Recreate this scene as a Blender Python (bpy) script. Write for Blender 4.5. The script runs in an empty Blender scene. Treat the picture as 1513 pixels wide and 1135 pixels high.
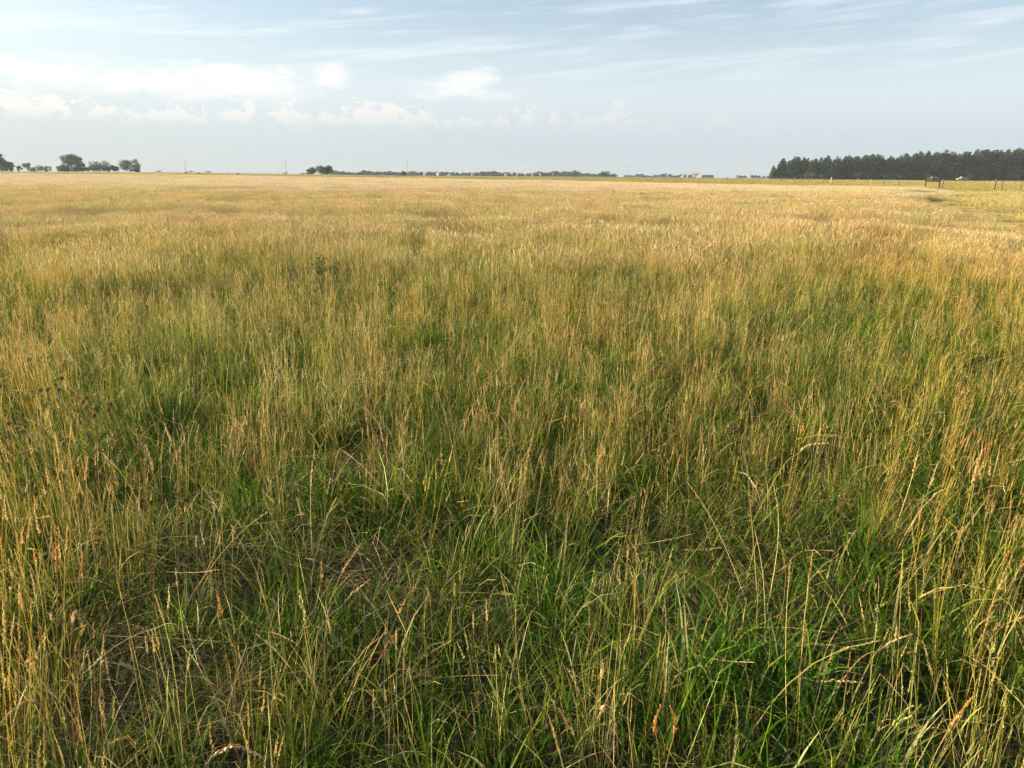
import bpy, math, random
import numpy as np
from mathutils import Matrix, Vector, Euler

rng = np.random.default_rng(11)
random.seed(5)
scene = bpy.context.scene
COL = scene.collection
R = math.radians

# ------------------------------------------------------------------ camera
F = 1121.0; CX = 756.5; CY = 567.5
CAMH = 1.6
PITCH = R(15.5); ROLL = R(0.45)
cam_rot = Matrix.Rotation(R(90) - PITCH, 3, 'X') @ Matrix.Rotation(ROLL, 3, 'Z')
cd = bpy.data.cameras.new('camera'); cam = bpy.data.objects.new('camera', cd); COL.objects.link(cam)
cam.location = (0, 0, CAMH); cam.rotation_euler = cam_rot.to_euler()
cd.sensor_width = 36; cd.lens = 36 * F / 1513.0; cd.clip_start = 0.02; cd.clip_end = 20000
scene.camera = cam

def ray(px, py):
    return cam_rot @ Vector((px - CX, -(py - CY), -F))
def at(px, py, Y):
    d = ray(px, py); t = Y / d.y
    return Vector((d.x * t, Y, CAMH + d.z * t))
def gp(px, py, z=0.15):
    d = ray(px, py); t = (z - CAMH) / d.z
    return Vector((d.x * t, d.y * t, z))

# ------------------------------------------------------------------ noise (numpy value noise)
_tab = rng.random((256, 256))
def vnoise(x, y, sc, ox=0.0):
    x = np.asarray(x, float) / sc + 37.3 + ox; y = np.asarray(y, float) / sc + 91.7 + ox * 1.7
    xi = np.floor(x).astype(int); yi = np.floor(y).astype(int)
    fx = x - xi; fy = y - yi
    fx = fx * fx * (3 - 2 * fx); fy = fy * fy * (3 - 2 * fy)
    a = _tab[xi & 255, yi & 255]; b = _tab[(xi + 1) & 255, yi & 255]
    c = _tab[xi & 255, (yi + 1) & 255]; d = _tab[(xi + 1) & 255, (yi + 1) & 255]
    return (a * (1 - fx) + b * fx) * (1 - fy) + (c * (1 - fx) + d * fx) * fy
def fbm(x, y, sc, ox=0.0):
    return (vnoise(x, y, sc, ox) + 0.5 * vnoise(x, y, sc / 2.1, ox + 5) + 0.25 * vnoise(x, y, sc / 4.3, ox + 9)) / 1.75
def sstep(a, b, x):
    t = np.clip((np.asarray(x, float) - a) / (b - a), 0, 1)
    return t * t * (3 - 2 * t)

def terrain(x, y):
    x = np.asarray(x, float); y = np.asarray(y, float)
    r = np.hypot(x, y)
    a = np.arctan2(x, np.maximum(y, 1e-3))
    r0 = 450 + 110 * sstep(0.10, 0.45, -a) + 60 * sstep(0.15, 0.4, a)
    e = np.maximum(0, r - r0)
    z = -0.0075 * (e * e / (e + 120.0))
    z = z + (fbm(x, y, 60, 3) - 0.5) * 0.5 * sstep(20, 200, r) * (1 - sstep(900, 1500, r))
    z = z + (fbm(x, y, 2.2, 7) - 0.5) * 0.10 * (1 - sstep(30, 80, r))
    z = z + (0.6 * sstep(0.15, 0.4, -a)) * sstep(200, 420, r)
    return z

# ------------------------------------------------------------------ mesh builder (all quads)
class GB:
    def __init__(s): s.v = []; s.f = []; s.c = []; s.n = 0
    def add(s, v, f, c):
        v = np.asarray(v, np.float32).reshape(-1, 3); f = np.asarray(f, np.int64).reshape(-1, 4)
        c = np.asarray(c, np.float32)
        if c.ndim == 1: c = np.tile(c[:3], (len(v), 1))
        s.v.append(v); s.f.append(f + s.n); s.c.append(c); s.n += len(v)
    def box(s, c, d, col=(.5, .5, .5), rz=0.0, taper=1.0):
        x, y, z = [q / 2 for q in d]
        p = np.array([[-x, -y, -z], [x, -y, -z], [x, y, -z], [-x, y, -z], [-x * taper, -y * taper, z], [x * taper, -y * taper, z], [x * taper, y * taper, z], [-x * taper, y * taper, z]])
        cs, sn = math.cos(rz), math.sin(rz)
        q = p.copy(); q[:, 0] = p[:, 0] * cs - p[:, 1] * sn; q[:, 1] = p[:, 0] * sn + p[:, 1] * cs
        s.add(q + np.array(c), [[3, 2, 1, 0], [4, 5, 6, 7], [0, 1, 5, 4], [1, 2, 6, 5], [2, 3, 7, 6], [3, 0, 4, 7]], np.array(col))
    def tube(s, pts, rad, n=6, col=(.3, .25, .2), caps=True):
        pts = [Vector(p) for p in pts]
        if not hasattr(rad, '__len__'): rad = [rad] * len(pts)
        rad = list(rad)
        if caps:
            pts = [pts[0]] + pts + [pts[-1]]; rad = [1e-4] + rad + [1e-4]
        V = []; 
        for i, p in enumerate(pts):
            t = (pts[min(i + 1, len(pts) - 1)] - pts[max(i - 1, 0)])
            t = t.normalized() if t.length > 1e-9 else Vector((0, 0, 1))
            u = t.cross(Vector((0.31, 0.95, 0.05))); u = u.normalized() if u.length > 1e-5 else Vector((1, 0, 0)); w = t.cross(u)
            for k in range(n):
                a = 2 * math.pi * k / n
                V.append(p + rad[i] * (math.cos(a) * u + math.sin(a) * w))
        Fc = []
        for i in range(len(pts) - 1):
            for k in range(n):
                Fc.append([i * n + k, i * n + (k + 1) % n, (i + 1) * n + (k + 1) % n, (i + 1) * n + k])
        s.add([tuple(q) for q in V], Fc, np.array(col))
    # leaf-sized quads scattered: pos (N,3), size, normal random
    def quads(s, pos, size, col, up=0.3, aspect=0.7):
        n = len(pos)
        d = rng.normal(size=(n, 3)); d /= np.linalg.norm(d, axis=1)[:, None]
        e = rng.normal(size=(n, 3)); e[:, 2] *= up
        e -= (e * d).sum(1)[:, None] * d; e /= np.linalg.norm(e, axis=1)[:, None] + 1e-9
        size = np.broadcast_to(size, (n,))[:, None]
        a = d * size; b = e * size * aspect
        V = np.stack([pos - a, pos - b * 0.9, pos + a, pos + b], 1)
        s.add(V, np.arange(4 * n).reshape(n, 4), np.repeat(col, 4, axis=0) if np.ndim(col) == 2 else np.array(col))
    def mesh(s, name, mat, smooth=False, extra=None):
        v = np.concatenate(s.v); f = np.concatenate(s.f); c = np.concatenate(s.c)
        nv0 = len(v)
        if extra is not None: v = np.concatenate([v, extra.astype(np.float32)]); c = np.concatenate([c, np.ones((len(extra), 3), np.float32)])
        me = bpy.data.meshes.new(name)
        me.vertices.add(len(v)); me.vertices.foreach_set('co', v.ravel())
        me.loops.add(f.size); me.loops.foreach_set('vertex_index', f.ravel().astype(np.int32))
        me.polygons.add(len(f)); me.polygons.foreach_set('loop_start', np.arange(0, f.size, 4, dtype=np.int32))
        if smooth: me.polygons.foreach_set('use_smooth', np.ones(len(f), bool))
        me.update(calc_edges=True)
        a = me.attributes.new('col', 'FLOAT_COLOR', 'POINT')
        a.data.foreach_set('color', np.concatenate([c, np.ones((len(c), 1), np.float32)], 1).ravel())
        me.materials.append(mat)
        return me
    def build(s, name, mat, parent=None, smooth=False, loc=None):
        o = bpy.data.objects.new(name, s.mesh(name, mat, smooth)); COL.objects.link(o)
        if parent is not None: o.parent = parent
        if loc is not None: o.location = loc
        return o

def tag(o, label=None, cat=None, group=None, kind=None):
    if label: o['label'] = label
    if cat: o['category'] = cat
    if group: o['group'] = group
    if kind: o['kind'] = kind
    return o
def empty(name, loc, rz=0.0, sc=None):
    o = bpy.data.objects.new(name, None); COL.objects.link(o); o.location = loc; o.rotation_euler = (0, 0, rz)
    o.empty_display_size = 0.1
    if sc is not None: o.scale = sc
    return o
def dup(root, loc, rz=0.0, sc=None):
    r = root.copy(); COL.objects.link(r); r.location = loc; r.rotation_euler = (0, 0, rz)
    if sc is not None: r.scale = sc
    for ch in list(root.children):
        c = ch.copy(); COL.objects.link(c); c.parent = r
        for g in ch.children:
            d = g.copy(); COL.objects.link(d); d.parent = c
    return r

# ------------------------------------------------------------------ materials
def newmat(name):
    m = bpy.data.materials.new(name); m.use_nodes = True
    nt = m.node_tree; nt.nodes.clear()
    return m, nt, nt.nodes, nt.links
def attr_mat(name, rough=0.6, transl=0.0, noise=0.15, nscale=1.5, hue=0.0, spec=0.3, world_tint=None, rnd=0.0, irnd=''):
    """colour comes from the mesh, broken up by procedural noise"""
    m, nt, N, L = newmat(name)
    out = N.new('ShaderNodeOutputMaterial'); bs = N.new('ShaderNodeBsdfPrincipled')
    bs.inputs['Roughness'].default_value = rough; bs.inputs['Specular IOR Level'].default_value = spec
    at_ = N.new('ShaderNodeAttribute'); at_.attribute_name = 'col'
    geo = N.new('ShaderNodeNewGeometry')
    nz = N.new('ShaderNodeTexNoise'); nz.inputs['Scale'].default_value = nscale; nz.inputs['Detail'].default_value = 3
    L.new(geo.outputs['Position'], nz.inputs['Vector'])
    mr = N.new('ShaderNodeMapRange'); mr.inputs[1].default_value = 0.3; mr.inputs[2].default_value = 0.7
    mr.inputs[3].default_value = 1 - noise; mr.inputs[4].default_value = 1 + noise
    L.new(nz.outputs['Fac'], mr.inputs[0])
    hs = N.new('ShaderNodeHueSaturation'); L.new(at_.outputs['Color'], hs.inputs['Color'])
    val = mr.outputs[0]
    if rnd > 0:
        oi = N.new('ShaderNodeObjectInfo'); orand = oi.outputs['Random']
        if irnd:
            oi = N.new('ShaderNodeAttribute'); oi.attribute_name = 'irnd'; oi.attribute_type = irnd; orand = oi.outputs['Fac']
        m2 = N.new('ShaderNodeMapRange'); m2.inputs[3].default_value = 1 - rnd; m2.inputs[4].default_value = 1 + rnd
        L.new(orand, m2.inputs[0])
        mm = N.new('ShaderNodeMath'); mm.operation = 'MULTIPLY'; L.new(val, mm.inputs[0]); L.new(m2.outputs[0], mm.inputs[1]); val = mm.outputs[0]
        m3 = N.new('ShaderNodeMath'); m3.operation = 'MULTIPLY'; m3.inputs[1].default_value = 7.13; L.new(orand, m3.inputs[0])
        m4 = N.new('ShaderNodeMath'); m4.operation = 'FRACT'; L.new(m3.outputs[0], m4.inputs[0])
        m5 = N.new('ShaderNodeMapRange'); m5.inputs[3].default_value = 0.5 - hue; m5.inputs[4].default_value = 0.5 + hue
        L.new(m4.outputs[0], m5.inputs[0]); L.new(m5.outputs[0], hs.inputs['Hue'])
    L.new(val, hs.inputs['Value'])
    col = hs.outputs[0]
    if world_tint:
        for sc, rgb, lo, hi in world_tint:
            n2 = N.new('ShaderNodeTexNoise'); n2.inputs['Scale'].default_value = sc; n2.inputs['Detail'].default_value = 2
            L.new(geo.outputs['Position'], n2.inputs['Vector'])
            r2 = N.new('ShaderNodeMapRange'); r2.inputs[1].default_value = lo; r2.inputs[2].default_value = hi
            L.new(n2.outputs['Fac'], r2.inputs[0])
            mx = N.new('ShaderNodeMix'); mx.data_type = 'RGBA'; mx.blend_type = 'MULTIPLY'
            L.new(r2.outputs[0], mx.inputs[0]); L.new(col, mx.inputs[6]); mx.inputs[7].default_value = (*rgb, 1)
            col = mx.outputs[2]
    L.new(col, bs.inputs['Base Color'])
    if transl > 0:
        tr = N.new('ShaderNodeBsdfTranslucent'); L.new(col, tr.inputs['Color'])
        ms = N.new('ShaderNodeMixShader'); ms.inputs[0].default_value = transl
        L.new(bs.outputs[0], ms.inputs[1]); L.new(tr.outputs[0], ms.inputs[2]); L.new(ms.outputs[0], out.inputs[0])
    else:
        L.new(bs.outputs[0], out.inputs[0])
    return m

TINT = [(0.22, (1.03, 0.98, 0.90), 0.47, 0.62), (0.55, (0.84, 1.0, 0.84), 0.5, 0.66)]
M_LEAF = attr_mat('green_blades', 0.6, 0.42, 0.12, 2.0, 0.012, 0.12, TINT, 0.16, 'GEOMETRY')
M_STEM = attr_mat('straw_stems', 0.55, 0.30, 0.12, 2.0, 0.012, 0.3, TINT, 0.16, 'GEOMETRY')
M_MID = attr_mat('middle_stems', 0.55, 0.30, 0.12, 2.0, 0.012, 0.3, TINT, 0.16)
M_FAR = attr_mat('far_stems', 0.6, 0.30, 0.10, 0.6, 0.008, 0.2, [(0.05, (0.90, 1.0, 0.84), 0.5, 0.66), (0.02, (1.0, 0.97, 0.97), 0.45, 0.6)], 0.10)
M_PAST = attr_mat('pasture_blades', 0.6, 0.30, 0.14, 0.25, 0.01, 0.2, [(0.05, (1.2, 1.08, 0.8), 0.45, 0.62)], 0.10)
M_FOL = attr_mat('foliage', 0.6, 0.25, 0.25, 0.5, 0.015, 0.25, None, 0.18)
M_NEEDLE = attr_mat('needles', 0.7, 0.10, 0.30, 0.7, 0.01, 0.2, None, 0.22)
M_BARK = attr_mat('bark', 0.9, 0.0, 0.3, 6.0)
M_WOOD = attr_mat('weathered_wood', 0.85, 0.0, 0.3, 14.0)
M_METAL = attr_mat('wire_metal', 0.45, 0.0, 0.2, 20.0)
M_PAINT = attr_mat('paint', 0.4, 0.0, 0.06, 3.0)
M_GLASS = attr_mat('dark_glass', 0.08, 0.0, 0.02, 3.0, spec=0.6)
M_HEAD = attr_mat('seed_heads', 0.65, 0.25, 0.2, 60.0)

# ------------------------------------------------------------------ ground: one sheet, polar grid
def field_front(x, y):
    """>0 inside the tall grass field (far boundary of the field)"""
    ex = np.array([-400, -150, -75, -20, 12, 22, 30, 36, 50, 70, 400.0])
    ey = np.array([230, 205, 190, 160, 118, 106, 96, 86, 78, 74, 70.0])
    return np.interp(x, ex, ey) - y
def right_of_track(x, y):
    return x - (0.5 * y + 3.0 + 1.0 * np.sin(y * 0.09))
def make_ground():
    rr = np.concatenate([np.linspace(0.0, 1.0, 4)[:-1], np.geomspace(1.0, 1900, 200)])
    th = np.linspace(0, 2 * math.pi, 361)[:-1]
    Rg, Tg = np.meshgrid(rr, th, indexing='ij')
    x = Rg * np.sin(Tg); y = Rg * np.cos(Tg); z = terrain(x, y)
    V = np.stack([x, y, z], -1).reshape(-1, 3)
    nr, na = Rg.shape
    i, j = np.meshgrid(np.arange(nr - 1), np.arange(na), indexing='ij')
    a = i * na + j; b = i * na + (j + 1) % na
    Fc = np.stack([a, a + na, b + na, b], -1).reshape(-1, 4)
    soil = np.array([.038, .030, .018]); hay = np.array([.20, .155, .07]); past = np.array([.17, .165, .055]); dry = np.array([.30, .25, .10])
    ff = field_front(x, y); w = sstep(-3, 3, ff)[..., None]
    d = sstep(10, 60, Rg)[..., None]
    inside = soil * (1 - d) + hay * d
    n = fbm(x * 0.35, y, 26, 2)[..., None]
    outside = past * (1 - sstep(.45, .75, n)) + dry * sstep(.45, .75, n)
    c = inside * w + outside * (1 - w)
    rt = right_of_track(x, y)[..., None]; tk = (np.exp(-((rt + .9) / .45) ** 2) + np.exp(-((rt - 1.1) / .45) ** 2)) * sstep(15, 22, Rg)[..., None] * w
    c = c * (1 - tk) + np.array([.42, .33, .20]) * tk
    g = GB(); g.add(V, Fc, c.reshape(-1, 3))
    m = attr_mat('ground_earth', 0.95, 0, 0.35, 0.35)
    # fine mottling as bump, on the soil itself
    nt = m.node_tree; bs = [q for q in nt.nodes if q.type == 'BSDF_PRINCIPLED'][0]
    nz = nt.nodes.new('ShaderNodeTexNoise'); nz.inputs['Scale'].default_value = 30; nz.inputs['Detail'].default_value = 6
    ge = nt.nodes.new('ShaderNodeNewGeometry'); nt.links.new(ge.outputs['Position'], nz.inputs['Vector'])
    bp = nt.nodes.new('ShaderNodeBump'); bp.inputs['Strength'].default_value = 0.6; bp.inputs['Distance'].default_value = 0.02
    nt.links.new(nz.outputs[0], bp.inputs['Height']); nt.links.new(bp.outputs[0], bs.inputs['Normal'])
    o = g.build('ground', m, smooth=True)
    tag(o, 'flat earth under the grassland', None, None, 'structure')
make_ground()

# road in front of the spruce wood (thin sheet over the ground)
def strip(name, pts, width, col, label, lift=0.02):
    g = GB(); V = []; Fc = []
    n = len(pts)
    for i, (x, y) in enumerate(pts):
        x0, y0 = pts[max(i - 1, 0)]; x1, y1 = pts[min(i + 1, n - 1)]
        t = Vector((x1 - x0, y1 - y0)).normalized(); nx, ny = -t.y, t.x
        for k in (-1, -.5, 0, .5, 1):
            xx = x + nx * k * width / 2; yy = y + ny * k * width / 2
            V.append((xx, yy, float(terrain(xx, yy)) + lift))
    for i in range(n - 1):
        for k in range(4):
            a = i * 5 + k; Fc.append([a, a + 1, a + 6, a + 5])
    g.add(V, Fc, np.array(col)); m = attr_mat(name + '_surface', 0.95, 0, 0.25, 0.8)
    return tag(g.build(name, m), label, None, None, 'structure')
strip('road', [(x, 372 + 0.02 * x + 2.0 * math.sin(x * 0.01)) for x in range(-40, 420, 4)], 5.5, (.30, .26, .19), 'pale dirt road running below the spruce wood', 0.10)

# ------------------------------------------------------------------ grass generators
def curve(base, az, th0, bend, L, S, p=1.4):
    n = len(L); s = (np.arange(S) + 0.5) / S
    th = th0[:, None] + bend[:, None] * s[None, :] ** p
    th = np.clip(th, -2.6, 2.6)
    st = L[:, None] / S
    d = np.stack([np.sin(th) * np.cos(az)[:, None] * st, np.sin(th) * np.sin(az)[:, None] * st, np.cos(th) * st], -1)
    P = np.concatenate([base[:, None, :], base[:, None, :] + np.cumsum(d, 1)], 1)
    P[:, 1:, 2] = np.maximum(P[:, 1:, 2], 0.006 + 0.02 * rng.random((n, 1)))
    return P
def ribbons(g, P, az, w, c0, c1, face=None, prof='leaf'):
    n, S1, _ = P.shape
    T = np.gradient(P, axis=1); T /= np.linalg.norm(T, axis=2)[..., None] + 1e-9
    if face is None: face = rng.normal(0, 0.5, n)
    perp = np.stack([-np.sin(az), np.cos(az), 0 * az], -1)[:, None, :].repeat(S1, 1)
    nrm = np.cross(T, perp); nrm /= np.linalg.norm(nrm, axis=2)[..., None] + 1e-9
    side = np.cos(face)[:, None, None] * perp + np.sin(face)[:, None, None] * nrm
    s = np.linspace(0, 1, S1)
    if prof == 'leaf': pr = np.clip(0.55 + 0.9 * s, 0, 1) * np.clip((1 - s) * 2.2, 0, 1) ** 0.8
    else: pr = 1 - 0.45 * s
    W = (w[:, None] * pr[None, :] / 2)[..., None]
    V = np.stack([P - side * W, P + side * W], 2).reshape(-1, 3)
    idx = np.arange(n)[:, None] * (S1 * 2) + np.arange(S1 - 1)[None, :] * 2
    Fc = np.stack([idx, idx + 1, idx + 3, idx + 2], -1).reshape(-1, 4)
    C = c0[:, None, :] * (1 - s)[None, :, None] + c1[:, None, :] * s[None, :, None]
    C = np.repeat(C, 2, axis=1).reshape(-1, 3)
    g.add(V, Fc, C)
def along(P, s):
    S = P.shape[1] - 1; q = np.clip(s * S, 0, S - 1e-4); i = q.astype(int); f = (q - i)[..., None]
    r = np.arange(P.shape[0])[:, None]
    a = P[r, i]; b = P[r, i + 1]
    t = b - a; t = t / (np.linalg.norm(t, axis=-1)[..., None] + 1e-9)
    return a * (1 - f) + b * f, t
def spikelets(g, P, L, hl, M, slen, sw, spread, col, jit=0.15, dens_taper=True):
    """rows of small husks round the top hl metres of every stem"""
    n = len(L); u = (np.arange(M)[None, :] + rng.random((n, M))) / M
    s = 1 - (hl / L)[:, None] * (1 - u)
    pos, t = along(P, s)
    r = rng.normal(size=(n, M, 3)); r -= (r * t).sum(-1)[..., None] * t; r /= np.linalg.norm(r, axis=-1)[..., None] + 1e-9
    sp = spread * (0.6 + 0.8 * rng.random((n, M)))[..., None]
    d = t * np.cos(sp) + r * np.sin(sp)
    b = np.cross(d, r); b /= np.linalg.norm(b, axis=-1)[..., None] + 1e-9
    env = (1 - 0.55 * u)[..., None] * (0.7 + 0.6 * rng.random((n, M)))[..., None]
    l = slen * env; w = sw * env * 0.5
    q = pos + r * w * 0.5
    V = np.stack([q, q + d * l * 0.45 - b * w, q + d * l, q + d * l * 0.45 + b * w], 2).reshape(-1, 3)
    N = n * M
    c = col[:, None, :] * (1 + rng.normal(0, jit, (n, M, 1)))
    g.add(V, np.arange(4 * N).reshape(N, 4), np.repeat(np.clip(c, .01, .9).reshape(-1, 3), 4, axis=0))
def cmix(n, cols, j=0.12):
    """pick one of several colours per blade and vary it"""
    cols = np.array(cols, float); k = rng.integers(0, len(cols), n)
    return np.clip(cols[k] * (1 + rng.normal(0, j, (n, 1))) * (1 + rng.normal(0, 0.04, (n, 3))), 0.008, 0.9)

GREENS = [(.048, .118, .007), (.076, .155, .009), (.028, .078, .009), (.125, .185, .012), (.042, .096, .012)]
LIMES = [(.20, .215, .03), (.26, .24, .04), (.15, .185, .025), (.30, .26, .055)]
STRAW = [(.50, .40, .17), (.56, .47, .25), (.44, .34, .14), (.48, .38, .13)]
OLIVE = [(.30, .26, .045), (.36, .30, .055), (.25, .235, .04), (.42, .34, .08)]
HEADS = [(.50, .36, .15), (.56, .43, .22), (.42, .27, .11), (.58, .46, .25), (.48, .36, .12)]
GOLD = [(.44, .31, .055), (.48, .35, .075), (.40, .30, .05), (.35, .30, .05)]
GHEADS = [(.56, .36, .12), (.62, .42, .15), (.50, .30, .09), (.60, .45, .18)]
RUST = [(.30, .13, .065), (.36, .17, .08), (.26, .12, .07)]

def leaf_tuft(n=55, r=0.10, hmin=.14, hmax=.38, w=.0043, pal=GREENS, tipdry=0.13, lean=.35, bend=1.1):
    g = GB()
    a = rng.random(n) * 6.283; rad = r * np.sqrt(rng.random(n))
    base = np.stack([rad * np.cos(a), rad * np.sin(a), np.zeros(n) - 0.01], -1)
    az = a + rng.normal(0, .9, n)
    L = hmin + (hmax - hmin) * rng.random(n) ** 1.2
    P = curve(base, az, np.abs(rng.normal(0, lean, n)), np.abs(rng.normal(bend, .55, n)), L, 4)
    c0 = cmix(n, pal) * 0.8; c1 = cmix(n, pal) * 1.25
    dry = rng.random(n) < tipdry; c1[dry] = cmix(dry.sum(), STRAW)
    alld = rng.random(n) < tipdry * 0.3; c0[alld] = cmix(alld.sum(), STRAW); c1[alld] = cmix(alld.sum(), STRAW)
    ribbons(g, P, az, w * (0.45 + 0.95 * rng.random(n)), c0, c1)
    return g
def thatch_tuft(n=85, r=0.24, l0=.10, l1=.28, zz=.07, w0=.0018):
    g = GB()
    base = np.stack([rng.normal(0, r * .7, n), rng.normal(0, r * .7, n), rng.random(n) * zz + .008], -1)
    az = rng.random(n) * 6.283
    L = l0 + l1 * rng.random(n)
    P = curve(base, az, rng.normal(1.30, .25, n), rng.normal(.15, .35, n), L, 3)
    c = cmix(n, [(.20, .15, .07), (.28, .21, .10), (.13, .10, .04), (.10, .075, .03), (.38, .30, .15)])
    ribbons(g, P, az, .55 * w0 + 1.2 * w0 * rng.random(n), c, c * 1.05, rng.random(n) * 3, 'stem')
    return g
def stem_tuft(n=11, r=0.09, hmin=.45, hmax=.74, pal=OLIVE, tip=STRAW, heads=HEADS, hl=.075, headp=.85, leaves=7, w=.0019, M=34, lean=.07, fat=1.0, bend=.16):
    g = GB()
    a = rng.random(n) * 6.283; rad = r * np.sqrt(rng.random(n))
    base = np.stack([rad * np.cos(a), rad * np.sin(a), np.zeros(n) - .01], -1)
    az = rng.random(n) * 6.283
    L = hmin + (hmax - hmin) * rng.random(n)
    bd = np.abs(rng.normal(bend, .15, n)); hook = rng.random(n) < .06; bd[hook] += 1.3
    P = curve(base, az, rng.normal(0, lean, n), bd, L, 7, 2.6)
    ribbons(g, P, az, w * (.8 + .5 * rng.random(n)), cmix(n, pal), cmix(n, tip), rng.random(n) * 3.1, 'stem')
    h = rng.random(n) < headp
    if h.any():
        k = int(h.sum())
        spikelets(g, P[h], L[h], hl * (.7 + .6 * rng.random(k)), M, .0075 * fat, .0034 * fat, .35, cmix(k, heads))
    if leaves:
        m = leaves; i = rng.integers(0, n, m); s = .08 + .5 * rng.random((m, 1))
        pos, t = along(P[i], s); pos = pos[:, 0]
        laz = rng.random(m) * 6.283
        LL = .10 + .15 * rng.random(m)
        LP = curve(pos, laz, .25 + .35 * rng.random(m), .6 + .9 * rng.random(m), LL, 4)
        ribbons(g, LP, laz, .0026 + .003 * rng.random(m), cmix(m, LIMES + GREENS[:2]), cmix(m, LIMES + STRAW[:2]))
    return g
def fine_tuft(n=34, r=0.13, hmin=.28, hmax=.58, pal=LIMES + OLIVE):
    g = GB()
    a = rng.random(n) * 6.283; rad = r * np.sqrt(rng.random(n))
    base = np.stack([rad * np.cos(a), rad * np.sin(a), np.zeros(n) - .01], -1)
    az = rng.random(n) * 6.283; L = hmin + (hmax - hmin) * rng.random(n)
    P = curve(base, az, np.abs(rng.normal(0, .13, n)), np.abs(rng.normal(.30, .25, n)), L, 4)
    ribbons(g, P, az, .0018 + .0022 * rng.random(n), cmix(n, pal + GREENS[:2]), cmix(n, pal + STRAW[:1]), rng.random(n) * 3)
    return g
def panicle_tuft(n=4, cols=RUST, hmin=.42, hmax=.62, r=0.07):
    g = GB()
    a = rng.random(n) * 6.283; rad = r * np.sqrt(rng.random(n))
    base = np.stack([rad * np.cos(a), rad * np.sin(a), np.zeros(n) - .01], -1)
    az = rng.random(n) * 6.283; L = hmin + (hmax - hmin) * rng.random(n)
    P = curve(base, az, rng.normal(0, .1, n), np.abs(rng.normal(.2, .15, n)), L, 6, 2)
    cc = cmix(n, cols)
    ribbons(g, P, az, .0018 + 0 * L, cmix(n, OLIVE), cc, rng.random(n) * 3, 'stem')
    M = 13
    u = (np.arange(M)[None, :] + rng.random((n, M))) / M
    s = 1 - (.17 / L)[:, None] * (1 - u)
    pos, t = along(P, s); pos = pos.reshape(-1, 3); m = len(pos)
    baz = rng.random(m) * 6.283; bl = (.010 + .035 * (1 - u.ravel())) * (.6 + .7 * rng.random(m))
    BP = curve(pos, baz, .5 + .5 * rng.random(m), .3 + .3 * rng.random(m), bl, 2)
    bc = np.repeat(cc, M, axis=0)
    ribbons(g, BP, baz, .0008 + 0 * bl, bc, bc, rng.random(m) * 3, 'stem')
    spikelets(g, BP, bl, bl * .95, 7, .0042, .0020, .7, bc * 1.15, .25)
    return g
# coarser clumps for the distance
def far_patch(size, nst, nlf, w, hmin=.42, hmax=.78, headw=2.4, hl=.09, stemc=OLIVE + STRAW[:2], headc=HEADS, leafc=LIMES + GREENS[:2], segs=2, lean=.09):
    g = GB()
    n = nst
    base = np.stack([(rng.random(n) - .5) * size, (rng.random(n) - .5) * size, np.zeros(n)], -1)
    az = rng.random(n) * 6.283; L = hmin + (hmax - hmin) * rng.random(n) ** .8
    P = curve(base, az, rng.normal(0, lean, n), np.abs(rng.normal(.22, .15, n)), L, segs + 1, 2)
    c1 = cmix(n, headc)
    ribbons(g, P, az, w * (.7 + .6 * rng.random(n)), cmix(n, stemc), cmix(n, stemc + STRAW), rng.random(n) * 3.1, 'stem')
    # head = a short fatter ribbon continuing the top
    k = rng.random(n) < .85
    tdir = P[k, -1] - P[k, -2]; tdir /= np.linalg.norm(tdir, axis=1)[:, None]
    hp = np.stack([P[k, -1] - tdir * hl * .5, P[k, -1], P[k, -1] + tdir * hl * .5], 1)
    ribbons(g, hp, az[k], w * headw * (.7 + .6 * rng.random(k.sum())), c1[k], c1[k] * 1.1, rng.random(k.sum()) * 3.1, 'leaf')
    n = nlf
    if n:
        base = np.stack([(rng.random(n) - .5) * size, (rng.random(n) - .5) * size, np.zeros(n)], -1)
        az = rng.random(n) * 6.283; L = hmin * .5 + (hmin * .6) * rng.random(n)
        P = curve(base, az, np.abs(rng.normal(0, .25, n)), np.abs(rng.normal(.6, .4, n)), L, 3)
        ribbons(g, P, az, w * 1.5 * (.6 + .8 * rng.random(n)), cmix(n, leafc), cmix(n, leafc + LIMES), None, 'leaf')
    return g
def short_patch(size, n, w, hmin, hmax, pal, heads=0.15):
    g = GB()
    base = np.stack([(rng.random(n) - .5) * size, (rng.random(n) - .5) * size, np.zeros(n)], -1)
    az = rng.random(n) * 6.283; L = hmin + (hmax - hmin) * rng.random(n)
    P = curve(base, az, np.abs(rng.normal(0, .3, n)), np.abs(rng.normal(.5, .4, n)), L, 2)
    c1 = cmix(n, pal); d = rng.random(n) < heads; c1[d] = cmix(d.sum(), STRAW)
    ribbons(g, P, az, w * (.6 + .8 * rng.random(n)), cmix(n, pal), c1, rng.random(n) * 3.1, 'leaf')
    return g

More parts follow.
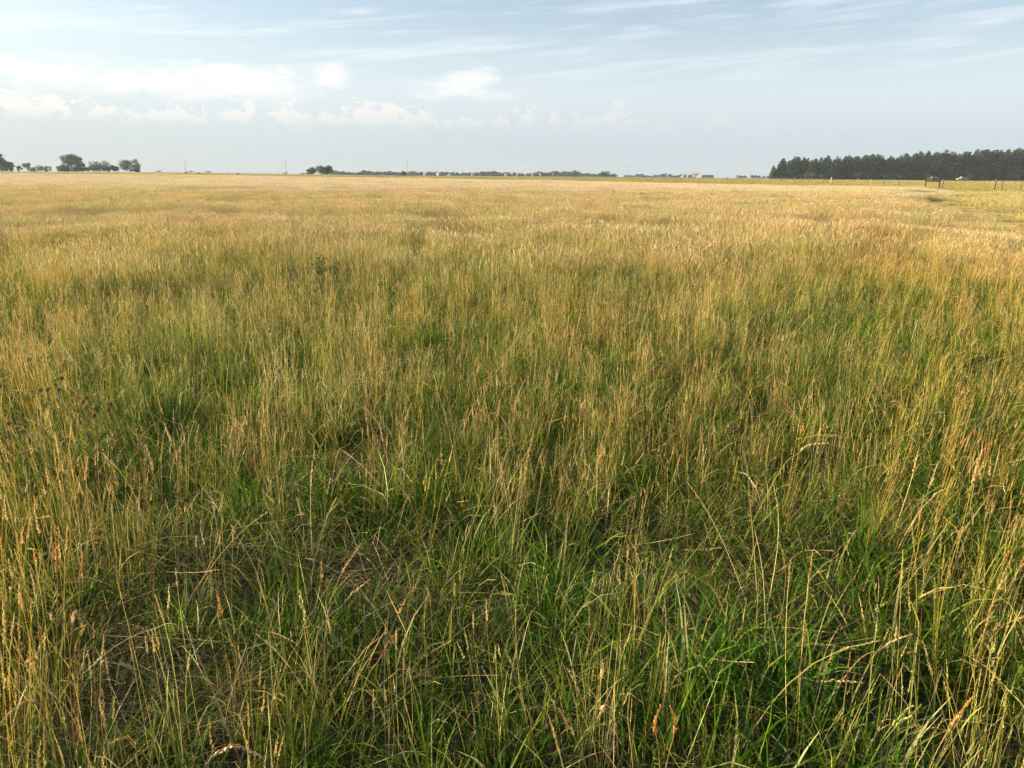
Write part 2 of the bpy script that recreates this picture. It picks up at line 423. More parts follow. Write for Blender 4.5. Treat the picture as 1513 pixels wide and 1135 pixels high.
# ------------------------------------------------------------------ scatter: prototypes and points live in one mesh, geometry nodes place them
def scatter(name, label, cat, mat, protos, pts, real=False):
    """protos: list of GB; pts: list (per proto) of arrays N x 7: x y z rx ry rz s  (z already on the terrain)"""
    G = GB(); pid = []
    for k, g in enumerate(protos):
        v = np.concatenate(g.v); f = np.concatenate(g.f); c = np.concatenate(g.c)
        G.add(v, f, c); pid.append(np.full(len(v), k))
    n0 = G.n
    ex = [p for p in pts]; P = np.concatenate(ex)
    ppid = np.concatenate([np.full(len(p), k) for k, p in enumerate(ex)])
    me = G.mesh(name, mat, extra=P[:, :3])
    role = np.concatenate([np.zeros(n0), np.ones(len(P))]).astype(np.int32)
    pidall = np.concatenate(pid + [ppid]).astype(np.int32)
    a = me.attributes.new('pid', 'INT', 'POINT'); a.data.foreach_set('value', pidall + 1000 * role)
    rot = np.zeros((n0 + len(P), 3), np.float32); rot[n0:] = P[:, 3:6]
    a = me.attributes.new('rot', 'FLOAT_VECTOR', 'POINT'); a.data.foreach_set('vector', rot.ravel())
    sc = np.ones((n0 + len(P), 3), np.float32); sc[n0:, 0] = P[:, 6]; sc[n0:, 1] = P[:, 6]; sc[n0:, 2] = P[:, 7]
    a = me.attributes.new('scl', 'FLOAT_VECTOR', 'POINT'); a.data.foreach_set('vector', sc.ravel())
    o = bpy.data.objects.new(name, me); COL.objects.link(o)
    ng = bpy.data.node_groups.new(name + '_scatter', 'GeometryNodeTree')
    ng.interface.new_socket('Geometry', in_out='INPUT', socket_type='NodeSocketGeometry')
    ng.interface.new_socket('Geometry', in_out='OUTPUT', socket_type='NodeSocketGeometry')
    N, L = ng.nodes, ng.links
    gi = N.new('NodeGroupInput'); go = N.new('NodeGroupOutput')
    def named(nm, ty):
        q = N.new('GeometryNodeInputNamedAttribute'); q.data_type = ty; q.inputs['Name'].default_value = nm; return q.outputs['Attribute']
    pa = named('pid', 'INT'); ra = named('rot', 'FLOAT_VECTOR'); sa = named('scl', 'FLOAT_VECTOR')
    e2r = N.new('FunctionNodeEulerToRotation'); L.new(ra, e2r.inputs[0])
    jn = N.new('GeometryNodeJoinGeometry')
    def sel(val):
        c = N.new('FunctionNodeCompare'); c.data_type = 'INT'; c.operation = 'EQUAL'
        ins = [s for s in c.inputs if s.enabled and s.type == 'INT']
        L.new(pa, ins[0]); ins[1].default_value = val
        s = N.new('GeometryNodeSeparateGeometry'); s.domain = 'POINT'
        L.new(gi.outputs[0], s.inputs['Geometry']); L.new(c.outputs[0], s.inputs['Selection'])
        return s.outputs['Selection']
    for k in range(len(protos)):
        pr = sel(k); po = sel(1000 + k)
        ip = N.new('GeometryNodeInstanceOnPoints')
        L.new(po, ip.inputs['Points']); L.new(pr, ip.inputs['Instance'])
        L.new(e2r.outputs[0], ip.inputs['Rotation']); L.new(sa, ip.inputs['Scale'])
        L.new(ip.outputs[0], jn.inputs[0])
    st = N.new('GeometryNodeStoreNamedAttribute'); st.data_type = 'FLOAT'; st.domain = 'INSTANCE'; st.inputs['Name'].default_value = 'irnd'
    rv = N.new('FunctionNodeRandomValue'); rv.data_type = 'FLOAT'
    L.new(jn.outputs[0], st.inputs['Geometry']); L.new([q for q in rv.outputs if q.enabled][0], [q for q in st.inputs if q.name == 'Value' and q.enabled][0])
    last = st.outputs[0]
    if real:
        re = N.new('GeometryNodeRealizeInstances'); L.new(last, re.inputs[0]); last = re.outputs[0]
    L.new(last, go.inputs[0])
    md = o.modifiers.new('scatter', 'NODES'); md.node_group = ng
    tag(o, label, cat, None, 'stuff')
    return o
def mkpts(x, y, s, tilt=.06, sz=None, wind=0.0):
    n = len(x); z = terrain(x, y); ga = rng.random(n) * 6.283
    lx_ = rng.normal(0, tilt, n); ly_ = rng.normal(0, tilt, n)
    if wind:
        lodge = sstep(.52, .75, fbm(x, y, .9, 77))
        a = 6.283 * fbm(x, y, 2.4, 55) * 1.6
        k = wind * (.35 + 1.9 * lodge)
        lx_ = lx_ + k * np.cos(a) + wind * .9 * sstep(.12, .5, x / (np.abs(y) + .8)); ly_ = ly_ + k * np.sin(a)
    tx, ty = -ly_, lx_
    return np.stack([x, y, z, tx * np.cos(ga) + ty * np.sin(ga), -tx * np.sin(ga) + ty * np.cos(ga), ga, s, s if sz is None else sz], -1)
def split(P, K):
    k = rng.integers(0, K, len(P)); return [P[k == i] for i in range(K)]

# masks ------------------------------------------------------------
LOW = [(200, 900, .30, .95), (290, 985, .30, .9), (180, 1010, .22, .9), (330, 820, .26, .75), (300, 720, .35, .6), (450, 660, .30, .6), (560, 650, .34, .85), (520, 800, .30, .9),
       (440, 790, .22, .7), (700, 700, .25, .6), (330, 575, .38, .8), (270, 540, .3, .6), (1140, 500, .5, .8), (1275, 525, .5, .8), (800, 372, 1.1, .9), (900, 385, .8, .6), (975, 440, .8, .7), (470, 590, .3, .6),
       (650, 560, .4, .5), (1240, 600, .4, .6), (40, 500, .5, .4), (250, 640, .3, .5), (95, 410, 1.0, .5), (520, 420, .9, .5), (1215, 400, 1.0, .6), (1330, 350, 2.2, .4), (1050, 900, .4, .6), (800, 900, .35, .5), (930, 760, .4, .4)]
LOWP = [(gp(px, py), r, a) for px, py, r, a in LOW]
def lowmask(x, y):
    m = np.zeros_like(x)
    for p, r, a in LOWP:
        dx = x - p.x; dy = (y - p.y)
        d = np.hypot(dx, dy) / r * (0.8 + .5 * vnoise(x, y, .25, 11))
        m = np.maximum(m, a * .88 * (1 - sstep(.45, 1.15, d)))
    return m
def talld(x, y):
    """0..1 density of the tall flowering stems"""
    n = sstep(.28, .62, fbm(x, y, 1.3, 21))
    near = sstep(2.0, 4.6, y)
    ang = x / (y + .8)
    edge = np.maximum(sstep(.40, .52, -ang), sstep(.38, .50, ang))
    base = near * (.55 + .45 * n) + (1 - near) * (.17 + .22 * n + .75 * edge)
    return np.clip(base, 0, 1) * (1 - lowmask(x, y))
def rnd_frustum(dens, y0, y1, m0=2.5, k=.74):
    """uniform random points over the strip in front of the camera"""
    W = m0 + k * y1; n = int(dens * 2 * W * (y1 - y0))
    x = (rng.random(n) * 2 - 1) * W; y = y0 + (y1 - y0) * rng.random(n)
    q = np.abs(x) < m0 + k * np.maximum(y, 0)
    x, y = x[q], y[q]
    out_ = np.abs(x) > 1.0 + .72 * np.maximum(y, 0)
    q = ~(out_ & (rng.random(len(x)) < .35)); return x[q], y[q]

# --- near: green leafy undergrowth
x, y = rnd_frustum(54, -1.0, 17); keep = rng.random(len(x)) < (1 - sstep(9, 17, y)); x, y = x[keep], y[keep]
q = np.hypot(x, y) > .75; x, y = x[q], y[q]
lm = lowmask(x, y); keep = rng.random(len(x)) < 1 - .28 * sstep(.5, .9, lm); x, y, lm = x[keep], y[keep], lm[keep]
s = (.65 + .6 * rng.random(len(x))) * (.75 + .45 * fbm(x, y, .8, 31)) * (1 - .35 * lm)
P = mkpts(x, y, s, .12, None, .15)
x2, y2 = rnd_frustum(34, .3, 9); l2 = lowmask(x2, y2); q = rng.random(len(x2)) < .15 + .85 * l2; x2, y2 = x2[q], y2[q]
Pl = mkpts(x2, y2, .7 + .6 * rng.random(len(x2)), .15)
protos = [leaf_tuft() for _ in range(4)] + [leaf_tuft(44, .09, .16, .40, .0052, GREENS, .10) for _ in range(3)] + [leaf_tuft(60, .12, .12, .34, .0036, GREENS + LIMES[:1], .18) for _ in range(3)]
lowp = [leaf_tuft(55, .13, .04, .13, .0030, GREENS, .12, .8, .9) for _ in range(3)]
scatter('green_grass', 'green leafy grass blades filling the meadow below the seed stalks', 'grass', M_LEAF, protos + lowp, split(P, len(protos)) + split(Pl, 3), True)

# --- near: matted dry thatch
x, y = rnd_frustum(26, -1.0, 12)
lm = lowmask(x, y); keep = rng.random(len(x)) < .14 + .62 * lm ** 1.8; x, y = x[keep], y[keep]
P = mkpts(x, y, .8 + .5 * rng.random(len(x)), .08)
x2, y2 = rnd_frustum(40, .8, 7); l2 = lowmask(x2, y2); q = rng.random(len(x2)) < .10 + .9 * sstep(.25, .7, l2); x2, y2 = x2[q], y2[q]
Pf = mkpts(x2, y2, .8 + .5 * rng.random(len(x2)), .05)
protos = [thatch_tuft() for _ in range(5)]; litter = [thatch_tuft(130, .15, .03, .12, .02, .0014) for _ in range(3)]
scatter('dry_thatch', 'matted grey-brown dead grass lying between the tufts', 'dead grass', M_STEM, protos + litter, split(P, len(protos)) + split(Pf, 3), True)

# --- near: tall stems, fine grass and panicles
x, y = rnd_frustum(40, -.9, 17)
td = talld(x, y); fade = 1 - sstep(9, 17, y)
keep = rng.random(len(x)) < td * fade; x, y = x[keep], y[keep]
s = (.58 + .34 * rng.random(len(x))) * (.66 + .60 * fbm(x, y, 1.3, 41)) * (1 - .3 * lowmask(x, y))
P = mkpts(x, y, s, .07, None, .10)
gold = np.maximum(sstep(.28, .50, x / (y + .8)), .7 * sstep(.42, .56, -x / (y + .8)))
kind = rng.random(len(P)) + .35 * (fbm(x, y, 1.2, 51) - .5)
kind = np.where(rng.random(len(P)) < gold * .6, .66, kind)
protos = []; pts = []
def addk(mask, makers):
    sub = P[mask]
    for pr, q in zip(makers, split(sub, len(makers))): protos.append(pr); pts.append(q)
addk(kind < .62, [stem_tuft(fat=1.25) for _ in range(5)] + [stem_tuft(13, .10, .4, .66, OLIVE, STRAW + OLIVE, HEADS[:2] + OLIVE, .06, fat=1.1) for _ in range(3)])
addk((kind >= .62) & (kind < .72), [stem_tuft(9, .08, .5, .8, GOLD, GOLD, GHEADS, .09, .9, 5, .0019, 42, .08, 1.25) for _ in range(4)])
addk((kind >= .72) & (kind < .80), [panicle_tuft(), panicle_tuft(5, RUST + HEADS[:1]), panicle_tuft(3, [(.40, .24, .13), (.33, .2, .1)])])
addk(kind >= .80, [fine_tuft() for _ in range(4)])
scatter('tall_grass', 'tall yellow-green grass stems with tan seed heads across the near meadow', 'grass', M_STEM, protos, pts, True)

# --- scattered stalks that stand above the low foreground
x, y = rnd_frustum(5.5, .6, 4.6, .6, .72)
P = mkpts(x, y, .72 + .4 * rng.random(len(x)), .16)
protos = [stem_tuft(3, .03, .42, .62, OLIVE + STRAW, STRAW, HEADS[:4], .085, 1, 2, .0024, 54, .16, 1.45, .3) for _ in range(5)] + \
         [stem_tuft(2, .03, .38, .55, LIMES, LIMES, [(.33, .34, .08), (.38, .36, .10)], .09, 1, 3, .0024, 40, .2, 1.6, .35) for _ in range(2)] + \
         [stem_tuft(2, .04, .4, .6, STRAW, STRAW, HEADS, .10, .6, 0, .0026, 44, .5, 1.4, .6) for _ in range(3)] + [panicle_tuft(2, RUST, .34, .5), panicle_tuft(3, RUST, .3, .48)]
scatter('foreground_stalks', 'loose seed-bearing stalks standing over the low green grass at the front', 'grass', M_STEM, protos, split(P, len(protos)), True)

# --- middle distance
def far_pts(dens, y0, y1, fin, fout, k=.80, m0=2.0):
    x, y = rnd_frustum(dens, y0, y1, m0, k)
    w = sstep(y0, y0 + fin, y) * (1 - sstep(y1 - fout, y1, y)) if fout > 0 else sstep(y0, y0 + fin, y)
    keep = rng.random(len(x)) < w
    return x[keep], y[keep]
def tallz(x, y):
    """height factor: shorter on and right of the track"""
    rt = right_of_track(x, y)
    h = 1 - .60 * sstep(-4.5, .0, rt)
    h = h * (1 - .65 * np.exp(-((rt - .2) / 1.3) ** 2))
    return h
x, y = far_pts(1.5, 7.5, 62, 9, 24)
keep = (field_front(x, y) > 1) & ((right_of_track(x, y) < 0) | (y < 30) | (rng.random(len(x)) < .25)); x, y = x[keep], y[keep]
lm = lowmask(x, y)
s = .95 + .15 * rng.random(len(x)); sz = (.66 + .32 * fbm(x, y, 1.8, 61)) * tallz(x, y) * (1 - .5 * lm)
green = (fbm(x, y, 5.0, 71) + .75 * sstep(26, 8, y) - .35 * sstep(.15, .5, x / y) + .12 * sstep(.1, .5, -x / y)) > .74
P = mkpts(x, y, s, .03, sz, .06)
MH = [(.47, .375, .205), (.44, .345, .18), (.50, .40, .23), (.42, .32, .16)]
pa = [far_patch(1.2, 620, 300, .0030, headc=MH, stemc=OLIVE + STRAW, headw=1.9, hl=.13) for _ in range(4)]
pb = [far_patch(1.2, 420, 460, .0034, .36, .68, 1.9, .10, LIMES[:2] + OLIVE, MH[:3]) for _ in range(3)]
scatter('meadow_grass', 'dense golden-green grass of the middle meadow', 'grass', M_MID, pa + pb, split(P[~green], 4) + split(P[green], 3))
x, y = far_pts(.15, 34, 215, 30, 0, .82, 3)
keep = field_front(x, y) > 2; x, y = x[keep], y[keep]
rtv = right_of_track(x, y); q = ~((np.abs(rtv - .1) < 1.6) & (rng.random(len(x)) < .7)); x, y, rtv = x[q], y[q], rtv[q]; rt = rtv > -.3; sx_, sy_ = x[rt], y[rt]; x, y = x[~rt], y[~rt]
sz = (.76 + .18 * fbm(x, y, 5.0, 81)) * tallz(x, y)
P = mkpts(x, y, .95 + .15 * rng.random(len(x)), .012, sz)
DRYS = [(.48, .40, .25), (.46, .38, .23), (.45, .38, .20)]
pc = [far_patch(4.2, 3200, 300, .0080, .50, .72, 1.5, .15, DRYS + OLIVE[:1], [(.52, .435, .305), (.50, .405, .28), (.54, .455, .32)], LIMES + OLIVE, 1) for _ in range(5)]
scatter('distant_grass', 'pinkish tan ripe grass covering the far part of the field', 'grass', M_FAR, pc, split(P, 5))
YG = [(.36, .33, .12), (.42, .37, .16), (.29, .29, .09), (.46, .38, .19)]
P2 = mkpts(sx_, sy_, .95 + .15 * rng.random(len(sx_)), .012, .8 + .5 * fbm(sx_, sy_, 6, 91))
scatter('mown_grass', 'shorter yellow-green grass to the right of the wheel track', 'grass', M_FAR, [short_patch(4.2, 2400, .018, .14, .36, YG, .3) for _ in range(3)], split(P2, 3))
# --- pasture beyond
x, y = far_pts(.085, 68, 300, 3, 20, .82, 5)
keep = field_front(x, y) < 1.5; x, y = x[keep], y[keep]
P = mkpts(x, y, 1 + .1 * rng.random(len(x)), .01, .7 + .5 * rng.random(len(x)))
GP = [(.24, .235, .065), (.20, .21, .055), (.30, .27, .08), (.17, .19, .05)]
pd = [short_patch(6.0, 2000, .022, .10, .26, GP, .3) for _ in range(4)]
scatter('pasture_grass', 'short olive green pasture beyond the ripe field', 'grass', M_PAST, pd, split(P, 4))

# ==================================================================== trees
def tube_pts(g, a, b, r0, r1, col, wob=.1, n=4, sides=6):
    a = Vector(a); b = Vector(b); L = (b - a).length
    pts = [a.lerp(b, i / n) + Vector((random.gauss(0, wob), random.gauss(0, wob), 0)) * L * (0 < i < n) for i in range(n + 1)]
    g.tube(pts, [r0 + (r1 - r0) * i / n for i in range(n + 1)], sides, col)
    return pts
BARK = (.13, .105, .08)
def broad_tree(H, W, nlobes=9, dens=1.0, trunk=.22, open_=.3, col=((.065, .125, .035), (.105, .170, .045), (.040, .085, .036)), leaf=.26, flat=.8):
    """H height, W crown width; returns trunk GB, crown GB"""
    t = GB(); c = GB()
    th = H * trunk
    top = Vector((random.gauss(0, .02) * H, random.gauss(0, .02) * H, H * .62))
    tube_pts(t, (0, 0, -.2), top, H * .028 + .04, H * .010, BARK, .02)
    for i in range(nlobes):
        a = random.random() * 6.283; rr = W * .5 * (.25 + .62 * math.sqrt(random.random()))
        lr = W * (.15 + .10 * random.random()); lz = min(lr * flat, H * .3)
        zlo = (th + lz * .6) if trunk > .1 else lz * .55; zhi = H - lz * 1.05; zz = zlo + (zhi - zlo) * random.random() if i else zhi
        u = (zz - th) / (H - th); rr *= math.sqrt(max(.08, 1 - (2 * u - .85) ** 2 * .8))
        ce = Vector((rr * math.cos(a), rr * math.sin(a), zz))
        st = Vector((0, 0, th + (zz - th) * .35)); st.x = top.x * st.z / H; 
        tube_pts(t, st, ce, H * .011, .02, BARK, .05, 3, 5)
        n = int(dens * 300)
        d = rng.normal(size=(n, 3)); d /= np.linalg.norm(d, axis=1)[:, None]
        rad = (.35 + .65 * rng.random(n) ** .5)[:, None] * (1 + .28 * np.sin(d[:, :1] * 5 + i) * np.cos(d[:, 1:2] * 6))
        p = np.array(ce) + d * rad * np.array([lr, lr, lz])
        drop = rng.random(n) < open_ * (np.sin(p[:, 0] * 2.2 + i) * np.sin(p[:, 2] * 2.9) > .2)
        p = p[~drop]; p = p[(p[:, 2] > th * .55) & (p[:, 2] < H * 1.03)]
        c.quads(p, leaf * (.6 + .8 * rng.random(len(p))), cmix(len(p), col, .2), .6, .75)
    p = np.array(top) * [1, 1, 1.0] + rng.normal(size=(int(200 * dens), 3)) * [W * .13, W * .13, H * .11]
    p = p[p[:, 2] < H]
    c.quads(p, leaf * (.6 + .8 * rng.random(len(p))), cmix(len(p), col, .2), .6, .75)
    return t, c
def spruce(H, W, dens=1.0, lowlimb=.06, col=((.018, .050, .024), (.030, .068, .030), (.075, .105, .050), (.012, .036, .020))):
    t = GB(); c = GB()
    lean = random.gauss(0, .015) * H
    t.tube([(0, 0, -.2), (lean * .3, 0, H * .4), (lean, 0, H * .97)], [H * .016 + .04, H * .010, .02], 6, BARK)
    nl = int(H * 2.3)
    for i in range(nl):
        u = (i + random.random() * .6) / nl
        z = H * (lowlimb + (1 - lowlimb) * u)
        prof = min(1.0, 1.25 * (1 - u) ** .75) * random.uniform(.85, 1.1)
        nb = random.randint(5, 7); a0 = random.random() * 6.283
        for k in range(nb):
            if random.random() < .10: continue
            a = a0 + 6.283 * k / nb + random.gauss(0, .25)
            ln = W * .5 * prof * random.uniform(.65, 1.25) + .18
            dr = -.16 * ln + random.gauss(0, .08)
            e = np.array([math.cos(a) * ln, math.sin(a) * ln, dr + .10 * ln])
            s0 = np.array([lean * u, 0, z])
            if k % 2 == 0: t.tube([tuple(s0), tuple(s0 + e * .8)], [.035 + .02 * (1 - u), .01], 4, BARK, False)
            n = int(dens * (6 + 9 * ln)); s = rng.random(n) ** .7
            p = s0 + e * s[:, None]; p[:, 2] -= .10 * ln * np.sin(s * 3.1)
            p += rng.normal(size=(n, 3)) * [.14 + .07 * ln, .14 + .07 * ln, .10 + .05 * ln]
            c.quads(p, (.13 + .13 * rng.random(n)) * (.75 + .25 * ln), cmix(n, col, .22), .35, .5)
    n = 40; s = rng.random(n); p = np.stack([lean + rng.normal(0, .10, n) * (1.1 - s), rng.normal(0, .10, n) * (1.1 - s), H * .93 + H * .08 * s], -1)
    c.quads(p, .14, cmix(n, col, .2), 1.5, .5)
    return t, c
def mk_tree(name, tc, label, cat, group, loc, mat, rz=0, sc=None):
    r = empty(name, loc, rz, sc)
    tc[0].build('trunk', M_BARK, r); tc[1].build('crown', mat, r)
    tag(r, label, cat, group); return r
def base_at(px, Y):
    p = at(px, 256, Y); return Vector((p.x, Y, float(terrain(p.x, Y))))
def top_h(px, py, Y):
    b = base_at(px, Y); return at(px, py, Y).z - b.z
def mpp(px, Y):   # metres per photo pixel at that depth
    return (at(px + 1, 256, Y) - at(px, 256, Y)).length

# --- spruce wood: the near edge row and rows behind it
WH = 13.0
sp_protos = [(spruce(WH, random.uniform(7.2, 9.2), 1.6, .02)) for _ in range(7)]
top_line = [(1138, 250), (1146, 240), (1156, 234), (1166, 238), (1176, 232), (1200, 235), (1225, 233), (1250, 232), (1275, 230), (1290, 228), (1305, 231), (1320, 232), (1335, 228), (1360, 226), (1385, 224), (1400, 224), (1415, 227), (1430, 223), (1450, 222), (1470, 221), (1490, 223), (1513, 222), (1560, 220), (1700, 220)]
tlx = np.array([a for a, b in top_line], float); tly = np.array([b for a, b in top_line], float)
wood_roots = []
def put_spruce(px, Y, jit, label, first=None):
    h = top_h(px, float(np.interp(px, tlx, tly)) + jit, 400) + 0.2
    k = random.randrange(7); s = h / WH
    wid = s * random.uniform(.95, 1.2)
    b = base_at(px, Y)
    src = wood_roots[k] if len(wood_roots) > k and wood_roots[k] else None
    if src is None:
        while len(wood_roots) <= k: wood_roots.append(None)
        o = mk_tree('spruce_tree', sp_protos[k], label, 'tree', 'spruces in the dense wood', b, M_NEEDLE, random.random() * 6.28, (wid, wid, s))
        wood_roots[k] = o
    else:
        o = dup(src, b, random.random() * 6.28, (wid, wid, s)); o['label'] = label
    return o
LF = 'dark green spruce in the sunlit front row of the dense wood'
LB = 'dark spruce standing deeper inside the dense wood behind its front row'
specials = {0: 'small ragged spruce at the open left end of the wood', 1: 'slim spruce with a thin pointed top, second from the left end of the wood'}
px = 1143.0; i = 0
while px < 1640:
    Y = 396 + random.gauss(0, 1.5) + (3 if i < 2 else 0)
    put_spruce(px, Y, random.gauss(0, 1.2), specials.get(i, LF))
    px += random.uniform(9.5, 13.5); i += 1
for row in range(1, 4):
    px = 1150.0 + row * 7
    while px < 1640:
        put_spruce(px, 396 + row * 5.0 + random.gauss(0, .8), random.gauss(.5, 2.0), LB); px += random.uniform(12, 17)

# --- young scrub in front of the wood edge
def shrub_gb(H, W, n=260, col=((.07, .10, .045), (.10, .13, .06)), leaf=.10):
    t = GB(); c = GB()
    for i in range(7):
        a = random.random() * 6.283
        e = Vector((W * .35 * math.cos(a) * random.random(), W * .35 * math.sin(a) * random.random(), H * random.uniform(.55, .85)))
        tube_pts(t, (0, 0, -.05), e, H * .02 + .004, .004, BARK, .04, 3, 4)
        m = n // 7
        p = np.array(e) + rng.normal(size=(m, 3)) * [W * .17, W * .17, H * .16]; p = p[(p[:, 2] > .03) & (p[:, 2] < H * 1.05)]
        c.quads(p, leaf * (.6 + .8 * rng.random(len(p))), cmix(len(p), col, .2), .6, .6)
    return t, c
def mk_shrub(name, tc, label, cat, group, loc, mat=None):
    r = empty(name, loc); tc[0].build('stem', M_BARK, r); tc[1].build('foliage', mat or M_FOL, r); tag(r, label, cat, group); return r
proto_sh = None
for px_, hh in [(1192, 2.6), (1200, 3.0), (1213, 2.2), (1268, 3.2), (1283, 2.4), (1308, 2.8), (1330, 2.2), (1372, 2.6), (1433, 2.8), (1452, 2.4), (1500, 3.0), (1520, 2.6)]:
    b = base_at(px_, 389 + random.uniform(-1, 1))
    if proto_sh is None:
        proto_sh = mk_shrub('shrub', shrub_gb(3.0, 3.2, 500, ((.075, .105, .06), (.10, .13, .075)), .2), 'pale green young bush at the foot of the spruce wood', 'bush', 'bushes along the foot of the wood', b)
        proto_sh.scale = (hh / 3,) * 3
    else:
        dup(proto_sh, b, random.random() * 6, (hh / 3,) * 3)

# --- broadleaf trees on the left horizon
def btree(px, top, W_px, Y, label, lobes=9, dens=1.0, trunk=.22, open_=.3, group='trees on the left horizon', leafs=.26, name='broadleaf_tree', flat=.8):
    h = top_h(px, top, Y); w = W_px * mpp(px, Y)
    return mk_tree(name, broad_tree(h, w, lobes, dens, trunk, open_, leaf=leafs, flat=flat), label, 'tree', group, base_at(px, Y), M_FOL, 0)
btree(3, 227, 20, 480, 'tallest tree of the clump cut by the left edge of the photo', 12, 1.2, .06)
btree(-12, 231, 22, 485, 'tree just outside the left edge clump', 12, 1.0, .06)
btree(12, 236, 14, 478, 'lower bushy tree on the right side of the left edge clump', 10, 1.0, .05)
btree(19, 240, 8, 476, 'small round tree at the outer right of the left edge clump', 7, .8, .05)
btree(29.5, 245, 9, 520, 'tiny round tree standing alone beside the thin pole', 7, .6, .05)
btree(42, 240.5, 13, 620, 'low tree with a leaning crown, first of the faint blue group', 9, .8, .12)
btree(56, 243.5, 17, 640, 'wide low hazy tree in the middle of the faint blue group', 10, .9, .05)
btree(71, 245, 13, 640, 'thin pale tree at the right end of the faint blue group', 8, .6, .1, .6)
btree(107, 227, 27, 500, 'tall dark tree with a broad crown rising above all others on the left', 20, 1.3, .03, .35)
btree(118, 233, 16, 498, 'rounded side tree pressed against the right of the tall dark tree', 10, 1.0, .05)
btree(95, 243, 17, 495, 'low light green tree at the left foot of the tall dark tree', 9, .9, .04, .4)
btree(131, 246, 14, 530, 'low hazy tree between the tall dark tree and the open crowned tree', 8, .8, .05)
btree(149, 237, 26, 505, 'airy tree with an open flat crown left of the small dark tree', 15, .8, .06, .6)
btree(160, 245.5, 10, 500, 'small low tree tucked behind the open crowned tree', 7, .8, .05)
btree(170, 244, 14, 500, 'small round dark tree between two open crowned trees', 9, 1.0, .05)
btree(193.5, 234.5, 28, 490, 'round umbrella crowned tree standing at the right end of the left trees', 17, .85, .12, .6)
btree(200, 250, 14, 492, 'low scrub at the foot of the umbrella crowned tree', 6, .8, .03)
btree(459.5, 247, 15, 480, 'small round tree left of the larger round tree on the central horizon', 9, 1.0, .10, .3, 'trees on the central horizon')
btree(479, 244.5, 24, 480, 'larger round crowned tree, biggest of the central horizon pair', 14, 1.2, .07, .3, 'trees on the central horizon')
btree(889+4, 252.5, 18, 700, 'round dark tree standing apart at the right end of the central row', 12, 1.1, .08, .3, 'trees on the central horizon')
btree(907, 256.5, 8, 700, 'small low tree touching the right side of the lone round tree', 7, .8, .05, .3, 'trees on the central horizon')
btree(597, 253, 9, 560, 'small brownish green tree just left of the central tall pole', 8, .9, .08, .3, 'trees on the central horizon')
# distant row
row_protos = [broad_tree(8.0, 11.0, 10, .9, .03, .25, leaf=.5, col=((.028, .060, .036), (.045, .085, .040), (.020, .045, .034))) for _ in range(5)]
rr0 = [None] * 5
line = [(494, 253.5), (505, 254), (515, 255), (525, 256.5), (534, 253), (540, 252.5), (550, 254.5), (560, 255), (575, 254.5), (583, 253.5), (590, 257), (608, 254), (612, 254), (625, 255.5), (640, 254), (645, 255), (655, 255), (665, 255), (680, 256.5), (690, 256), (700, 256.5), (713, 254.5), (722, 255), (733, 254), (740, 256.5),
        (748, 255.5), (760, 257), (771, 257.5), (780, 258), (790, 256.5), (799, 255), (806, 255.5), (815, 255), (826, 253.5), (835, 254.5), (843, 252.5), (850, 253), (858, 257), (872, 257.5), (885, 258.5), (922, 259.5), (935, 260), (947, 258.5), (957, 261), (962, 261), (972, 260), (980, 257.5), (990, 258.5), (1000, 260), (1007, 259.5), (1015, 259.5), (1043, 260), (1050, 260.2), (1094, 260.3), (1100, 260.6), (1118, 260.2), (1127, 262)]
lx = np.array([a for a, b in line]); ly = np.array([b for a, b in line])
px_ = 492.0
while px_ < 1130:
    near = np.min(np.abs(lx - px_))
    if not ((862 < px_ < 866) or (914 < px_ < 918) or (1020 < px_ < 1038) or (1056 < px_ < 1088) or (1105 < px_ < 1112)):
        k = random.randrange(5); Y = 1000 + random.uniform(-40, 60)
        tp = float(np.interp(px_, lx, ly)) - 1.3 + random.uniform(-.6, .5)
        h = max(2.5, top_h(px_, tp, Y)); sx = random.uniform(.75, 1.1) * (.55 + .45 * h / 8)
        lab = 'hazy dark tree in the distant tree row across the central horizon' if px_ < 912 else 'low hazy tree of the sparse distant row between the tree row and the wood'
        b = base_at(px_, Y)
        if rr0[k] is None:
            rr0[k] = mk_tree('distant_tree', row_protos[k], lab, 'tree', 'distant tree row', b, M_FOL, random.random() * 6, (sx, sx, h / 8))
        else:
            o = dup(rr0[k], b, random.random() * 6, (sx, sx, h / 8)); o['label'] = lab
    px_ += random.uniform(5.5, 9.5)
# low shrubs scattered along the left crest
for px_, tp, lab in [(283, 254.5, 'tiny low bush on the left crest, right of the leftmost leaning pole'), (308, 255.2, 'flat low bush on the crest between the two leaning poles'), (421, 256.5, 'low dark bush at the foot of the second leaning pole'), (448, 257, 'low bush just left of the central round trees'), (235, 254.2, 'tiny bush alone on the crest right of the left trees')]:
    Y = 500; h = max(.9, top_h(px_, tp, Y)); b = base_at(px_, Y)
    mk_shrub('shrub', shrub_gb(h, 3.6, 160, leaf=.22), lab, 'bush', 'low bushes on the left crest', b)
for px_, Y, lab in [(275, 300, 'dark weed clump in the olive pasture below the leftmost leaning pole'), (294, 290, 'pair of dark weed clumps left of centre in the olive pasture'), (351, 270, 'dark weed clump in the olive pasture between the leaning poles')]:
    mk_shrub('weed_clump', shrub_gb(.8, 1.2, 120, leaf=.10), lab, 'weed', 'dark weeds in the pasture', base_at(px_, Y))

